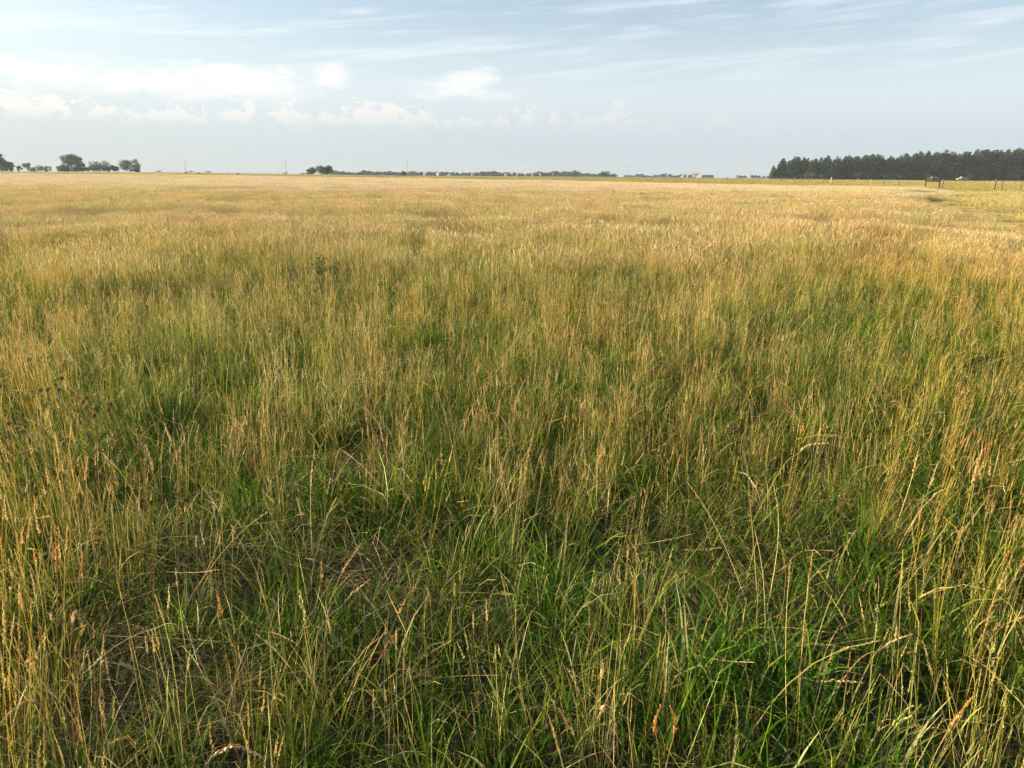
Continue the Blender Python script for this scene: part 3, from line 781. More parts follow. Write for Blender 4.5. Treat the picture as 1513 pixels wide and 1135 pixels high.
# --- dead tree
def dead_tree(px, top, Y):
    h = top_h(px, top, Y); b = base_at(px, Y); r = empty('dead_tree', b); t = GB(); c = GB()
    col = (.34, .26, .24)
    tube_pts(t, (0, 0, -.2), (.2, 0, h * .38), .22, .15, col, .03)
    for a, l, e in [(-1.2, .7, .35), (-.8, .95, .5), (-.35, 1.0, .9), (-.12, .95, 1.3), (.25, .75, 1.0), (.7, .8, .6), (1.15, .65, .35), (-1.4, .55, .1), (1.0, .5, .9)]:
        L = h * .78 * l; d = Vector((math.sin(a), random.uniform(-.5, .5), e * .8 + .1)).normalized()
        s = Vector((.2, 0, h * random.uniform(.26, .38))); en = s + d * L; en.z = min(en.z, h)
        P = tube_pts(c, s, en, .10, .02, col, .06, 4, 5)
        for q in range(4):
            s2 = P[1].lerp(P[4], random.random()); d2 = (d + Vector((random.gauss(0, .5), random.gauss(0, .5), random.gauss(.2, .4)))).normalized()
            tube_pts(c, s2, s2 + d2 * L * .35, .04, .012, col, .05, 3, 4)
    t.build('trunk', M_BARK, r); c.build('branches', M_BARK, r)
    tag(r, 'leafless grey dead tree with spreading bare branches on the horizon', 'tree')
dead_tree(1028, 249.5, 380)

# ==================================================================== fences, poles, houses, vehicles
WOODC = (.34, .29, .22); DARKW = (.13, .105, .08)
def post_gb(h, r, col, tx=0, ty=0):
    g = GB(); g.tube([(0, 0, -.3), (tx * .5, ty * .5, h * .5), (tx, ty, h)], [r, r * .97, r * .9], 8, col); return g
fx = 61.5
fence = empty('wire_fence', (fx, 90, 0)); tag(fence, 'long post and wire fence between the ripe field and the green pasture', 'fence')
posts = [1560, 1511, 1472, 1470, 1394, 1376, 1329, 1307, 1288, 1268, 1228, 1218, 1196, 1174, 1155.5, 1137, 1120, 1105, 1089, 1075, 1061, 1050, 1039, 1028, 1018, 1008, 999, 990, 982, 974, 966, 959, 952, 946, 940, 934, 929, 924, 919, 914, 909.5, 905]
tops = []
for i, px_ in enumerate(posts):
    d = ray(px_, 262); X = fx; Y = X * d.y / d.x
    if px_ == 1470: X += 1.1; 
    if px_ == 1376: continue
    z = float(terrain(X, Y))
    thick = px_ in (1472, 1228, 1394, 909.5)
    h = 1.42 if thick else 1.25 + random.uniform(-.06, .06)
    g = post_gb(h, .10 if thick else .07, (.50, .44, .34) if px_ == 1228 else ((.13, .10, .07) if random.random() < .75 else WOODC), random.gauss(0, .03) + (.12 if px_ == 1228 else 0), random.gauss(0, .03))  # sunlit brightness of the one leaning post is put into its colour
    o = g.build('post', M_WOOD, fence); o.location = (X - fx, Y - 90, z)
    if px_ == 1228: o['label'] = 'thick leaning post with sunlight painted into its pale colour'
    if px_ != 1470: tops.append((X, Y, z))
for hz in (.35, .62, .88, 1.08):
    g = GB(); pts = [(x - fx - .07, y - 90, z + hz) for x, y, z in tops]
    g.tube(pts, .006, 4, (.30, .29, .28)); o = g.build('wire', M_METAL, fence)
# brace frame beside the fence (two posts and a rail)
Yb = fx * ray(1380, 262).y / ray(1380, 262).x - 3
b0 = at(1369, 262, Yb); b1 = at(1389.5, 262, Yb); zb = float(terrain(b0.x, Yb))
br = empty('brace_frame', (b0.x, Yb, zb)); tag(br, 'dark wooden H-brace of two posts and a top rail beside the fence', 'fence brace')
wd = b1.x - b0.x
for dx in (0, wd): post_gb(1.22, .10, (.06, .045, .035)).build('post', M_WOOD, br, loc=(dx, 0, 0))
g = GB(); g.tube([(-.1, 0, 1.08), (wd + .1, 0, 1.10)], .08, 8, (.06, .045, .035)); g.build('rail', M_WOOD, br)

# far fence stubs on the left crest
ff = empty('far_fence', base_at(380, 430)); tag(ff, 'faint far fence of a few posts on the left crest', 'fence')
for px_ in (338, 360.5, 371, 383, 397, 412):
    p = base_at(px_, 430) - ff.location; post_gb(1.7 if px_ == 371 else 1.2, .09, DARKW).build('post', M_WOOD, ff, loc=p)
g = GB(); g.tube([tuple(base_at(q, 430) - ff.location + Vector((0, 0, .95))) for q in (338, 371, 397, 412)], .01, 4, (.3, .3, .3)); g.build('wire', M_METAL, ff)

# utility poles
def pole(px, top, Y, label, col=(.26, .21, .17), arm=True):
    b = base_at(px, Y); h = top_h(px, top, Y); r = empty('utility_pole', b)
    g = GB(); g.tube([(0, 0, -.3), (0, 0, h * .5), (0, 0, h)], [.13, .12, .09], 8, col); g.build('pole', M_WOOD, r)
    if arm:
        g = GB(); g.box((0, -.16, h - .75), (1.8, .08, .08), col); g.build('crossarm', M_WOOD, r)
        for dx in (-.85, .85, 0):
            g = GB(); z0 = h - .69 if dx else h; g.tube([(dx, -.16 if dx else 0, z0), (dx, -.16 if dx else 0, z0 + .10), (dx, -.16 if dx else 0, z0 + .18)], [.05, .07, .03], 6, (.35, .37, .36)); g.build('insulator', M_PAINT, r)
    tag(r, label, 'utility pole', 'utility poles on the horizon'); return r
pole(274.5, 237.5, 470, 'thin utility pole standing alone on the left crest, nearest the left trees')
pole(423, 236, 455, 'thin utility pole just left of the central pair of round trees')
pole(602.5, 237, 430, 'tall thin utility pole in front of the distant tree row, left of its white silo', (.36, .30, .25))
pole(816.5, 238.5, 420, 'pale utility pole in front of the highest trees of the distant row', (.40, .37, .32))
pole(1091, 234.5, 400, 'pale utility pole between the dead tree and the spruce wood', (.50, .47, .42))
pole(29.5, 237, 560, 'very faint utility pole rising beside the tiny round tree at far left', (.3, .27, .25), False)

# houses and silo among the distant trees
def house(px, Y, w, d, h, rh, wallc, roofc, label, rz=0, lift=0):
    w *= .75; d *= .8; b = base_at(px, Y); r = empty('farm_building', b, rz); lift *= .5; h += lift
    g = GB(); g.box((0, 0, h / 2), (w, d, h), wallc)
    # gables: narrow wedge boxes
    g.add([(-w / 2 + .002, -d / 2, h), (-w / 2 + .002, d / 2, h), (-w / 2 + .002, 0, h + rh), (-w / 2 + .002, 0, h + rh), (w / 2 - .002, -d / 2, h), (w / 2 - .002, d / 2, h), (w / 2 - .002, 0, h + rh), (w / 2 - .002, 0, h + rh)], [[0, 1, 2, 3], [4, 5, 6, 7]], np.array(wallc))
    g.build('wall', M_PAINT, r)
    g = GB(); e = .35; t = .15
    for sg in (-1, 1):
        y0 = sg * (d / 2 + e); z0 = h - e * rh / (d / 2); x = w / 2 + e
        V = [(-x, y0, z0), (x, y0, z0), (x, 0, h + rh), (-x, 0, h + rh), (-x, y0, z0 + t), (x, y0, z0 + t), (x, 0, h + rh + t), (-x, 0, h + rh + t)]
        g.add(V, [[3, 2, 1, 0], [4, 5, 6, 7], [0, 1, 5, 4], [1, 2, 6, 5], [2, 3, 7, 6], [3, 0, 4, 7]], np.array(roofc))
    g.build('roof', M_PAINT, r)
    g = GB(); g.box((-w * .15, -d / 2 - .03, 1.05 + lift), (1.1, .08, 2.1), (.12, .10, .09)); g.build('door', M_PAINT, r)
    for dx in (.12, .32):
        g = GB(); g.box((w * dx, -d / 2 - .03, 1.5 + lift), (1.0, .06, 1.0), (.05, .06, .08)); g.build('window', M_GLASS, r)
    tag(r, label, 'building', 'farm buildings on the central horizon')
WHT = (.22, .22, .22); RF = (.15, .10, .08); GRY = (.22, .22, .22)
house(631, 780, 9, 7, 2.6, 1.2, WHT, WHT, 'low white building in front of the distant row, left of the silo', .2, 1.0)
house(650, 800, 7, 6, 2.6, 1.3, WHT, GRY, 'small white building immediately left of the white silo', -.2, 1.4)
house(657, 800, 6, 5, 2.2, 1.0, (.22, .18, .14), RF, 'brownish shed between the small white building and the silo', .1, 1.0)
house(702, 800, 11, 7, 2.2, 1.2, (.20, .11, .08), (.14, .08, .07), 'low reddish barn right of the white silo', 0, .6)
house(750, 790, 7, 6, 2.4, 1.1, (.19, .14, .11), RF, 'pale brown shed left of the bright white house', .2, .8)
house(758, 790, 6, 6, 2.8, 1.5, WHT, WHT, 'bright white house in the middle of the distant row', .9, 1.4)
house(766, 800, 6, 5, 2.2, 1.0, (.20, .16, .13), (.2, .13, .11), 'small pinkish shed right of the bright white house', 0, .8)
house(790, 800, 9, 6, 2.6, 1.2, (.19, .11, .09), (.14, .09, .08), 'low dark red barn at the foot of the slanting white chute', 0, 1.0)
house(1010.5, 760, 4.5, 5, 2.6, 1.2, WHT, WHT, 'white building left of the dead tree on the horizon', .8, .4)
house(1017, 770, 3.5, 4, 2.2, 1.2, WHT, GRY, 'small white shed immediately left of the dead tree', .2, .2)
house(1026, 760, 3.5, 4, 2.4, 1.2, WHT, WHT, 'white shed half behind the dead tree trunk', .5, .3)
def silo(px, top, Y, rad, label):
    b = base_at(px, Y); h = top_h(px, top, Y); r = empty('silo', b)
    g = GB(); g.tube([(0, 0, -.2), (0, 0, h - rad)], rad, 16, (.34, .35, .36)); g.build('cylinder_wall', M_PAINT, r, True)
    g = GB(); g.tube([(0, 0, h - rad), (0, 0, h - rad * .6), (0, 0, h - rad * .2), (0, 0, h)], [rad * 1.03, rad * .85, rad * .5, .05], 16, (.6, .62, .64)); g.build('dome', M_METAL, r, True)
    tag(r, label, 'silo')
silo(663.5, 257, 790, 1.5, 'narrow white silo in front of the distant tree row')
# slanting grain chute at px 797
b = base_at(798, 790); r = empty('grain_auger', b); h = top_h(797, 256, 790)
g = GB(); g.tube([(.9, 0, h * .35), (-.6, 0, h)], [.45, .35], 8, (.8, .8, .8)); g.build('chute', M_PAINT, r)
g = GB(); g.tube([(1.0, 0, -.1), (.5, 0, h * .62)], .12, 6, (.5, .5, .5)); g.tube([(-.6, 0, -.1), (.1, 0, h * .72)], .12, 6, (.5, .5, .5)); g.build('support', M_METAL, r)
tag(r, 'slanting white grain chute among the trees left of the pale pole', 'grain chute')

# two vehicles parked on the road by the wood
def extrude_profile(g, prof, w, col):
    """prof: list of (x,z) upper outline left to right with matching lower z; builds a closed shell of quads"""
    V = []; n = len(prof)
    for sy in (-w / 2, w / 2):
        for x, zl, zu in prof: V += [(x, sy, zl), (x, sy * (.86 if zu > 1.1 else 1), zu)]
    Fc = []
    for i in range(n - 1):
        a = i * 2; b = 2 * n + a
        Fc += [[a, a + 2, a + 3, a + 1], [b + 2, b, b + 1, b + 3], [a + 1, a + 3, b + 3, b + 1], [a + 2, a, b, b + 2]]
    Fc += [[0, 1, 2 * n + 1, 2 * n], [2 * n - 2, 4 * n - 2, 4 * n - 1, 2 * n - 1]]
    g.add(V, Fc, np.array(col))
def vehicle(name, px, Y, body, cab, label, cat, L=4.9, pickup=False, rz=0.0, rear=None):
    b = base_at(px, Y); b.z += .12; r = empty(name, b, rz)
    h = L / 2
    g = GB(); extrude_profile(g, [(-h, .45, .75), (-h + .15, .32, .92), (-h + 1.3, .30, 1.02), (-.2, .30, 1.05), (.7, .30, 1.05), (h - .2, .32, 1.02), (h, .45, .8)], 1.85, body); g.build('body', M_PAINT, r)
    g = GB()
    if pickup: extrude_profile(g, [(-h + 1.25, 1.02, 1.04), (-h + 1.95, 1.02, 1.72), (.35, 1.02, 1.76), (.55, 1.02, 1.05)], 1.65, cab)
    else: extrude_profile(g, [(-h + 1.2, 1.02, 1.04), (-h + 2.0, 1.02, 1.52), (.9, 1.02, 1.55), (h - .5, 1.02, 1.04)], 1.62, cab)
    g.build('cabin', M_PAINT, r)
    g = GB()
    for sy in (-.82, .82): g.box((-.35, sy * .97, 1.3), (1.3, .03, .34), (.04, .05, .06))
    g.build('window', M_GLASS, r)
    if rear: g = GB(); g.box((h - .95, 0, 1.16), (1.7, 1.6, .26), rear); g.build('cargo', M_PAINT, r)
    for sx in (-h + .95, h - .95):
        for sy in (-.84, .84):
            g = GB(); g.tube([(sx, sy - .11, .34), (sx, sy + .11, .34)], .34, 14, (.02, .02, .02)); o = g.build('wheel', M_PAINT, r)
            g = GB(); g.tube([(sx, sy - .12, .34), (sx, sy + .12, .34)], .19, 10, (.45, .45, .46)); g.build('rim', M_METAL, o)
    tag(r, label, cat)
vehicle('parked_car', 1380.5, 369, (.055, .040, .042), (.36, .30, .20), 'dark brown car with a windscreen glint painted tan over its cabin, parked behind the H-brace', 'car', 5.2)  # tan cabin colour stands in for a glint on the windscreen
vehicle('pickup_truck', 1423, 371, (.30, .29, .27), (.30, .31, .33), 'white and grey pickup parked before the spruces, right of the dark car', 'pickup', 5.0, True, 0, (.16, .17, .18))

# ==================================================================== weeds, thistles and single foreground stalks
def leafy_weed(H, W, n, col, leaf, nst=5):
    t = GB(); c = GB()
    for i in range(nst):
        a = random.random() * 6.283; rr = W * .5 * random.random()
        e = Vector((rr * math.cos(a), rr * math.sin(a), H * random.uniform(.7, 1.0)))
        P = tube_pts(t, (e.x * .2, e.y * .2, -.02), e, .004, .0015, (.16, .17, .07), .03, 4, 5)
        m = n // nst; s = rng.random(m) ** .7 * .8 + .2
        p = np.array([tuple(P[0])]) * (1 - s[:, None]) + np.array([tuple(P[4])]) * s[:, None]
        p = p + rng.normal(size=(m, 3)) * [.035, .035, .02]; p = p[p[:, 2] > .02]
        c.quads(p, leaf * (.6 + .8 * rng.random(len(p))), cmix(len(p), col, .2), .5, .4)
    return t, c
def weed(px, py, ztop, H, W, n, col, leaf, label, name='leafy_weed', nst=5, group=None):
    d = ray(px, py); t = (ztop - CAMH) / d.z; x, y = d.x * t, d.y * t
    mk_shrub(name, leafy_weed(H, W, n, col, leaf, nst), label, 'weed', group, (x, y, float(terrain(x, y))))
PALE = ((.26, .29, .13), (.32, .34, .17), (.20, .25, .10)); DKG = ((.055, .105, .030), (.075, .125, .035), (.045, .085, .03))
GR = 'pale leafy weeds rising above the tan grass'
weed(404, 296, .86, .9, .5, 150, PALE, .016, 'pale leafy weed at the left end of the pale weed patch', group=GR)
weed(425, 300, .84, .88, .6, 170, PALE, .016, 'bushy pale weed second from the left in the pale weed patch', group=GR)
weed(455, 282, .90, .95, .6, 170, PALE, .018, 'tallest pale weed at the top of the pale weed patch', group=GR)
weed(475, 291, .88, .92, .6, 170, PALE, .018, 'pale weed at the right end of the pale weed patch', group=GR)
weed(437, 312, .82, .86, .5, 140, PALE, .015, 'low pale weed nearest the camera in the pale weed patch', group=GR)
weed(578, 292, .88, .92, .4, 110, PALE, .018, 'slim pale weed alone in the tan grass below the tall thin pole', group=GR)
weed(606, 296, .86, .9, .6, 130, PALE, .016, 'spreading pale weed right of the slim one below the tall thin pole', group=GR)
weed(246, 316, .82, .86, .22, 70, ((.12, .17, .07), (.17, .21, .09)), .016, 'slender green weed standing alone at the left of the tan grass', nst=3, group=GR)
weed(168, 292, .84, .88, .4, 90, PALE, .015, 'faint pale weed in the tan grass below the open crowned tree', group=GR)
weed(870, 285, .88, .92, .8, 110, PALE, .018, 'faint wide pale weed in the tan grass below the pale pole', group=GR)
weed(905, 279, .9, .95, .5, 90, PALE, .02, 'thin tall weed at the far tan grass below the fence corner', group=GR)
weed(474, 378, .62, .66, .26, 360, DKG, .020, 'small dark green bushy plant in the middle of the meadow', 'dark_plant', 9)
weed(493, 388, .5, .52, .22, 200, DKG, .018, 'lower dark sprig touching the right side of the dark bushy plant', 'dark_plant', 5)
weed(803, 352, .60, .62, .45, 300, ((.07, .115, .045), (.10, .14, .06)), .020, 'dusky green weed clump among golden stems right of centre', 'dark_plant', 9)

def spine(pts, n=14):
    P = [Vector(p) for p in pts]; out = []
    for i in range(len(P) - 1):
        p0 = P[max(i - 1, 0)]; p1 = P[i]; p2 = P[i + 1]; p3 = P[min(i + 2, len(P) - 1)]
        for k in range(n // (len(P) - 1)):
            t = k / (n // (len(P) - 1))
            out.append(.5 * ((2 * p1) + (p2 - p0) * t + (2 * p0 - 5 * p1 + 4 * p2 - p3) * t * t + (3 * p1 - p0 - 3 * p2 + p3) * t ** 3))
    out.append(P[-1]); return out
def thistle(px, py, ztop, label, rad=.010, colh=(.22, .12, .03)):
    rad *= .85; colh = (colh[0], colh[1] * .9, colh[2] * .5)
    d = ray(px, py); t = (ztop - CAMH) / d.z; x, y = d.x * t, d.y * t; z0 = float(terrain(x, y))
    r = empty('thistle', (x, y, z0)); H = ztop - z0
    g = GB(); g.tube(spine([(random.gauss(0, .03), random.gauss(0, .03), -.02), (random.gauss(0, .015), 0, H * .5), (0, 0, H - rad)], 8), .0016, 5, (.22, .22, .09)); st = g.build('stem', M_STEM, r)
    g = GB(); g.tube([(0, 0, H - rad), (0, 0, H - rad * .6), (0, 0, H), (0, 0, H + rad * .7), (0, 0, H + rad)], [rad * .4, rad * .9, rad, rad * .7, rad * .3], 10, colh)
    n = 90; dd = rng.normal(size=(n, 3)); dd /= np.linalg.norm(dd, axis=1)[:, None]
    p = dd * rad * 1.05 + [0, 0, H]; g.quads(p, .0028, cmix(n, [colh, (.34, .20, .09), (.14, .07, .03)], .2), 1, .5)
    g.build('flower_head', M_HEAD, r)
    m = 5; laz = rng.random(m) * 6.283; zz = H * (.2 + .65 * rng.random(m))
    LP = curve(np.stack([0 * zz, 0 * zz, zz], -1), laz, .5 + .3 * rng.random(m), .6 + .6 * rng.random(m), .05 + .05 * rng.random(m), 4)
    for q in range(m):
        g = GB(); ribbons(g, LP[q:q + 1], laz[q:q + 1], np.array([.008]), cmix(1, GREENS), cmix(1, GREENS)); g.build('leaf', M_LEAF, r)
    tag(r, label, 'thistle', 'brown-headed thistles at the left')
for a in [(59, 576, .62, 'thistle with a greyish head, leftmost of the upper three at the left', .011, (.30, .24, .20)), (71, 575, .62, 'dark headed thistle in the middle of the upper three at the left'), (86, 575, .62, 'brown headed thistle at the right of the upper three at the left', .010, (.30, .20, .14)),
          (91, 559, .60, 'small dark thistle head above the upper three'), (126, 553, .60, 'small dark thistle head highest of the thistle patch', .008), (143, 584, .62, 'thistle with a pale pink fluffy head', .012, (.45, .30, .24)),
          (127, 588, .60, 'dark thistle head left of the pale pink one', .010), (122, 593, .58, 'brown thistle head lowest left of the lower cluster', .010, (.34, .20, .15)), (127, 601, .58, 'reddish thistle head below the dark one', .010, (.36, .20, .15)),
          (141, 602, .58, 'largest dark red thistle head in the lower cluster', .012, (.26, .10, .06)), (160, 605, .58, 'brown thistle head rightmost of the lower cluster', .011), (163, 597, .58, 'greenish dark thistle head above the rightmost one', .009, (.10, .09, .05)),
          (139, 614, .55, 'ragged brown thistle head lowest of the cluster', .011), (13, 625, .60, 'deep red thistle head near the left edge of the photo', .010, (.22, .06, .03)), (32, 637, .55, 'faded rusty thistle head right of the deep red one', .010, (.32, .17, .08))]:
    thistle(*a)

def stalk(pts, Y, label, hl, col=(.42, .26, .10), stemc=(.40, .32, .10), fat=1.3, dy=0.0, M=70, w=.0013):
    """pts: photo outline points from foot to tip, foot is carried down to the soil; dy lets the stalk lean in depth"""
    n = len(pts); P3 = []
    for i, (px, py) in enumerate(pts): P3.append(at(px, py, Y + dy * i / (n - 1)))
    foot = P3[0]; z0 = float(terrain(foot.x, foot.y))
    if foot.z > z0 + .02:
        b = P3[0] + (P3[0] - P3[1]).normalized() * (foot.z - z0) * .6; b.z = z0 - .01; P3 = [b] + P3
    S = spine(P3, max(14, 7 * len(P3))); org = S[0].copy(); S = [p - org for p in S]
    r = empty('seed_stalk', org)
    k = len(S); g = GB(); g.tube(S, [w * (1.15 - .6 * i / (k - 1)) for i in range(k)], 6, stemc); g.build('stem', M_STEM, r)
    arr = np.array([[tuple(p) for p in S]]); L = float(np.linalg.norm(np.diff(arr[0], axis=0), axis=1).sum())
    # resample evenly
    cum = np.concatenate([[0], np.cumsum(np.linalg.norm(np.diff(arr[0], axis=0), axis=1))]); q = np.linspace(0, cum[-1], 60)
    arr = np.stack([np.interp(q, cum, arr[0][:, j]) for j in range(3)], -1)[None]
    g = GB(); spikelets(g, arr, np.array([L]), np.array([hl]), M, .0085 * fat, .0036 * fat, .38, np.array([col]), .22)
    spikelets(g, arr, np.array([L]), np.array([hl]), M, .0060 * fat, .0030 * fat, .25, np.array([col]) * .8, .22)
    g.build('seed_head', M_HEAD, r)
    tag(r, label, 'grass stalk', 'seed stalks in the foreground')
TAN = (.62, .46, .26); ORG = (.60, .36, .12); BRN = (.42, .25, .12)
stalk([(112, 1120), (103, 1000), (106, 935), (112, 905), (121, 925)], 1.62, 'bunch-topped pale stalk at lower left with a nodding tan head', .075, TAN, (.5, .3, .08), 1.5)
stalk([(118, 1130), (110, 1040), (112, 960), (124, 925)], 1.64, 'straight orange stalk whose narrow head stands just right of the nodding tan head', .085, ORG, (.5, .3, .08))
stalk([(82, 1120), (76, 1060), (62, 1044), (40, 1037), (18, 1050), (4, 1066)], 1.52, 'stalk arching over to the left with a drooping brown head in the lower left corner', .13, BRN, (.45, .3, .08), 1.3)
stalk([(70, 1110), (62, 1010), (55, 978), (45, 974), (36, 985)], 1.60, 'hooked stalk above the drooping brown head at lower left', .06, ORG, (.45, .32, .08))
stalk([(75, 1100), (66, 1000), (60, 950), (56, 912)], 1.66, 'short upright stalk with a brown spike left of the bunch-topped one', .07, BRN, (.45, .34, .08))
stalk([(85, 1090), (84, 960), (85, 860), (82, 790), (76, 765)], 1.85, 'tall upright orange stalk with a long shaggy head at the left', .16, ORG, (.46, .36, .08), 1.35, M=120)
stalk([(118, 980), (118, 920), (118, 865), (122, 818)], 1.95, 'shorter orange spike right of the tall shaggy headed stalk', .09, ORG, (.40, .34, .08))
stalk([(300, 985), (262, 1000 - 75), (225, 930), (175, 952), (122, 996)], 1.72, 'long pale bent stalk lying across the dark gap at the lower left', .10, (.50, .40, .26), (.46, .36, .2), 1.0, .1)
stalk([(236, 1030), (225, 1004), (190, 985), (150, 977)], 1.64, 'greyish stalk with a plump drooping head below the long bent one', .09, (.40, .33, .22), (.34, .3, .12), 1.1)
stalk([(300, 1140), (330, 1110), (352, 1103), (385, 1118)], 1.42, 'pale chunky seed head bent over at the very bottom, left of centre', .12, TAN, (.5, .4, .2), 1.7)
stalk([(205, 1135), (200, 1105), (187, 1090), (162, 1098)], 1.45, 'nodding orange head near the bottom edge at lower left', .08, ORG, (.45, .3, .1), 1.3)
stalk([(338, 940), (330, 915), (320, 872)], 1.90, 'short brown spike standing right of the dark gap', .08, ORG, (.44, .33, .1))
stalk([(390, 880), (372, 830), (352, 795), (342, 776)], 2.15, 'bleached leaning stalk with a curved tip at left of centre', .03, TAN, (.62, .50, .30), 1.1)
stalk([(600, 985), (540, 880), (480, 835), (452, 825)], 2.05, 'bleached straight straw slanting down to the right at left of centre', .03, TAN, (.60, .50, .32), 1.0)
stalk([(935, 1130), (928, 1060), (930, 1020), (912, 1006), (892, 1045), (884, 1060)], 1.55, 'hook shaped dry stalk bent over at bottom centre', .04, TAN, (.52, .36, .16), 1.2)
stalk([(975, 1130), (970, 1090), (968, 1068), (976, 1042)], 1.50, 'upright orange head at the bottom centre, left of a drooping one', .085, ORG, (.5, .32, .1), 1.5)
stalk([(985, 1130), (995, 1090), (997, 1062), (990, 1044)], 1.50, 'drooping orange head at the bottom centre, right of the upright one', .08, ORG, (.5, .32, .1), 1.5)
stalk([(880, 1110), (865, 1050), (850, 1010), (838, 988)], 1.62, 'slender pale spike leaning left near the bottom centre', .08, TAN, (.5, .4, .15), 1.0)
stalk([(1372, 1140), (1395, 1090), (1418, 1055), (1437, 1030)], 1.52, 'thick orange head leaning right near the lower right corner', .10, ORG, (.55, .36, .12), 1.6)
stalk([(1300, 1100), (1330, 1060), (1345, 1045), (1358, 1044)], 1.60, 'greenish yellow spike near the lower right, left of the thick orange head', .09, (.36, .36, .09), (.3, .32, .08), 1.4)
stalk([(1290, 1120), (1330, 1098 - 30), (1345, 1060), (1360, 1042)], 1.56, 'green notched spike crossing the grass at lower right', .085, (.28, .34, .08), (.24, .3, .07), 1.5)
stalk([(1240, 1130), (1246, 1050), (1252, 1000), (1256, 965)], 1.72, 'reddish spike rising straight at the lower right of centre', .09, (.40, .20, .09), (.42, .34, .09), 1.1)
stalk([(1178, 1030), (1182, 985), (1189, 940), (1192, 922)], 1.84, 'slim orange spike on a pair of stems right of centre', .08, ORG, (.46, .34, .09), 1.0)
stalk([(1260, 985), (1300, 960), (1325, 945), (1347, 938)], 1.85, 'pale tan head slanting up to the right at lower right', .09, TAN, (.5, .4, .15), 1.2)
stalk([(1150, 700), (1180, 670), (1195, 658), (1225, 655)], 2.85, 'pale comb-like head arching to the right in the right half of the meadow', .12, (.66, .54, .30), (.48, .44, .14), 1.4, M=90)
stalk([(1430, 745), (1440, 705), (1447, 680), (1452, 665)], 2.65, 'bushy bright tan head standing at the right side', .14, (.64, .46, .20), (.48, .4, .1), 2.0, M=120)
stalk([(1400, 1010), (1372, 985), (1340, 960 + 5), (1362, 968)], 1.75, 'short twisted straw at the right of the foreground', .05, BRN, (.5, .38, .12), 1.0)
stalk([(540, 1010), (560, 975), (578, 945), (590, 930)], 1.75, 'reddish feathery head leaning right at bottom left of centre', .10, (.34, .16, .09), (.4, .3, .1), 1.5)

# ==================================================================== light, sky, air
SUN_AZ = R(-80); SUN_EL = R(14.5)
sd = bpy.data.lights.new('sun', 'SUN'); so = bpy.data.objects.new('sun', sd); COL.objects.link(so)
sd.energy = 5.0; sd.angle = R(.53); sd.color = (1, .79, .49)
dirv = Vector((math.sin(SUN_AZ) * math.cos(SUN_EL), math.cos(SUN_AZ) * math.cos(SUN_EL), math.sin(SUN_EL)))
so.rotation_euler = dirv.to_track_quat('Z', 'Y').to_euler(); so.location = dirv * 50
w = bpy.data.worlds.new('World'); scene.world = w; w.use_nodes = True
nt = w.node_tree; N, L = nt.nodes, nt.links; N.clear()
out = N.new('ShaderNodeOutputWorld'); bg = N.new('ShaderNodeBackground'); L.new(bg.outputs[0], out.inputs[0])
sky = N.new('ShaderNodeTexSky'); sky.sky_type = 'NISHITA'; sky.sun_disc = False
sky.sun_elevation = SUN_EL; sky.sun_rotation = SUN_AZ; sky.air_density = 1.0; sky.dust_density = 1.5; sky.ozone_density = 1.5
SKYS = 0.066
def math_(op, a, b=None, c=None, clamp=False):
    m = N.new('ShaderNodeMath'); m.operation = op; m.use_clamp = clamp
    for i, q in enumerate((a, b, c)):
        if q is None: continue
        if isinstance(q, (int, float)): m.inputs[i].default_value = q
        else: L.new(q, m.inputs[i])
    return m.outputs[0]
def smooth(x, a, b):
    m = N.new('ShaderNodeMapRange'); m.interpolation_type = 'SMOOTHSTEP'
    m.inputs[1].default_value = a; m.inputs[2].default_value = b
    L.new(x, m.inputs[0]); return m.outputs[0]
def mixc(f, a, b):
    m = N.new('ShaderNodeMix'); m.data_type = 'RGBA'
    if isinstance(f, (int, float)): m.inputs[0].default_value = f
    else: L.new(f, m.inputs[0])
    for i, q in ((6, a), (7, b)):
        if isinstance(q, tuple): m.inputs[i].default_value = (*q, 1)
        else: L.new(q, m.inputs[i])
    return m.outputs[2]
tc = N.new('ShaderNodeTexCoord'); sx = N.new('ShaderNodeSeparateXYZ'); L.new(tc.outputs['Generated'], sx.inputs[0])
EL = math_('MULTIPLY', math_('ARCSINE', sx.outputs[2]), 57.2958)
AZ = math_('MULTIPLY', math_('ARCTAN2', sx.outputs[0], sx.outputs[1]), 57.2958)
def noise(kx, ky, off=0.0, detail=5, rough=.55, shear=0.0, dist=0.0):
    c = N.new('ShaderNodeCombineXYZ')
    L.new(math_('MULTIPLY', AZ, kx), c.inputs[0])
    L.new(math_('MULTIPLY', math_('ADD', EL, math_('MULTIPLY', AZ, shear)), ky), c.inputs[1]); c.inputs[2].default_value = off
    n = N.new('ShaderNodeTexNoise'); n.inputs['Scale'].default_value = 1; n.inputs['Detail'].default_value = detail; n.inputs['Roughness'].default_value = rough; n.inputs['Distortion'].default_value = dist
    L.new(c.outputs[0], n.inputs['Vector']); return n.outputs['Fac']
def ell(az, el, ra, re, soft=.5, slope=0.0):
    a = math_('DIVIDE', math_('SUBTRACT', AZ, az), ra)
    e = math_('SUBTRACT', EL, el)
    if slope: e = math_('SUBTRACT', e, math_('MULTIPLY', math_('SUBTRACT', AZ, az), slope))
    e = math_('DIVIDE', e, re)
    return math_('SQRT', math_('ADD', math_('MULTIPLY', a, a), math_('MULTIPLY', e, e)))
skyc = N.new('ShaderNodeMix'); skyc.data_type = 'RGBA'; skyc.blend_type = 'MULTIPLY'; skyc.inputs[0].default_value = 1
L.new(sky.outputs[0], skyc.inputs[6]); skyc.inputs[7].default_value = (SKYS, SKYS, SKYS, 1)
c = skyc.outputs[2]
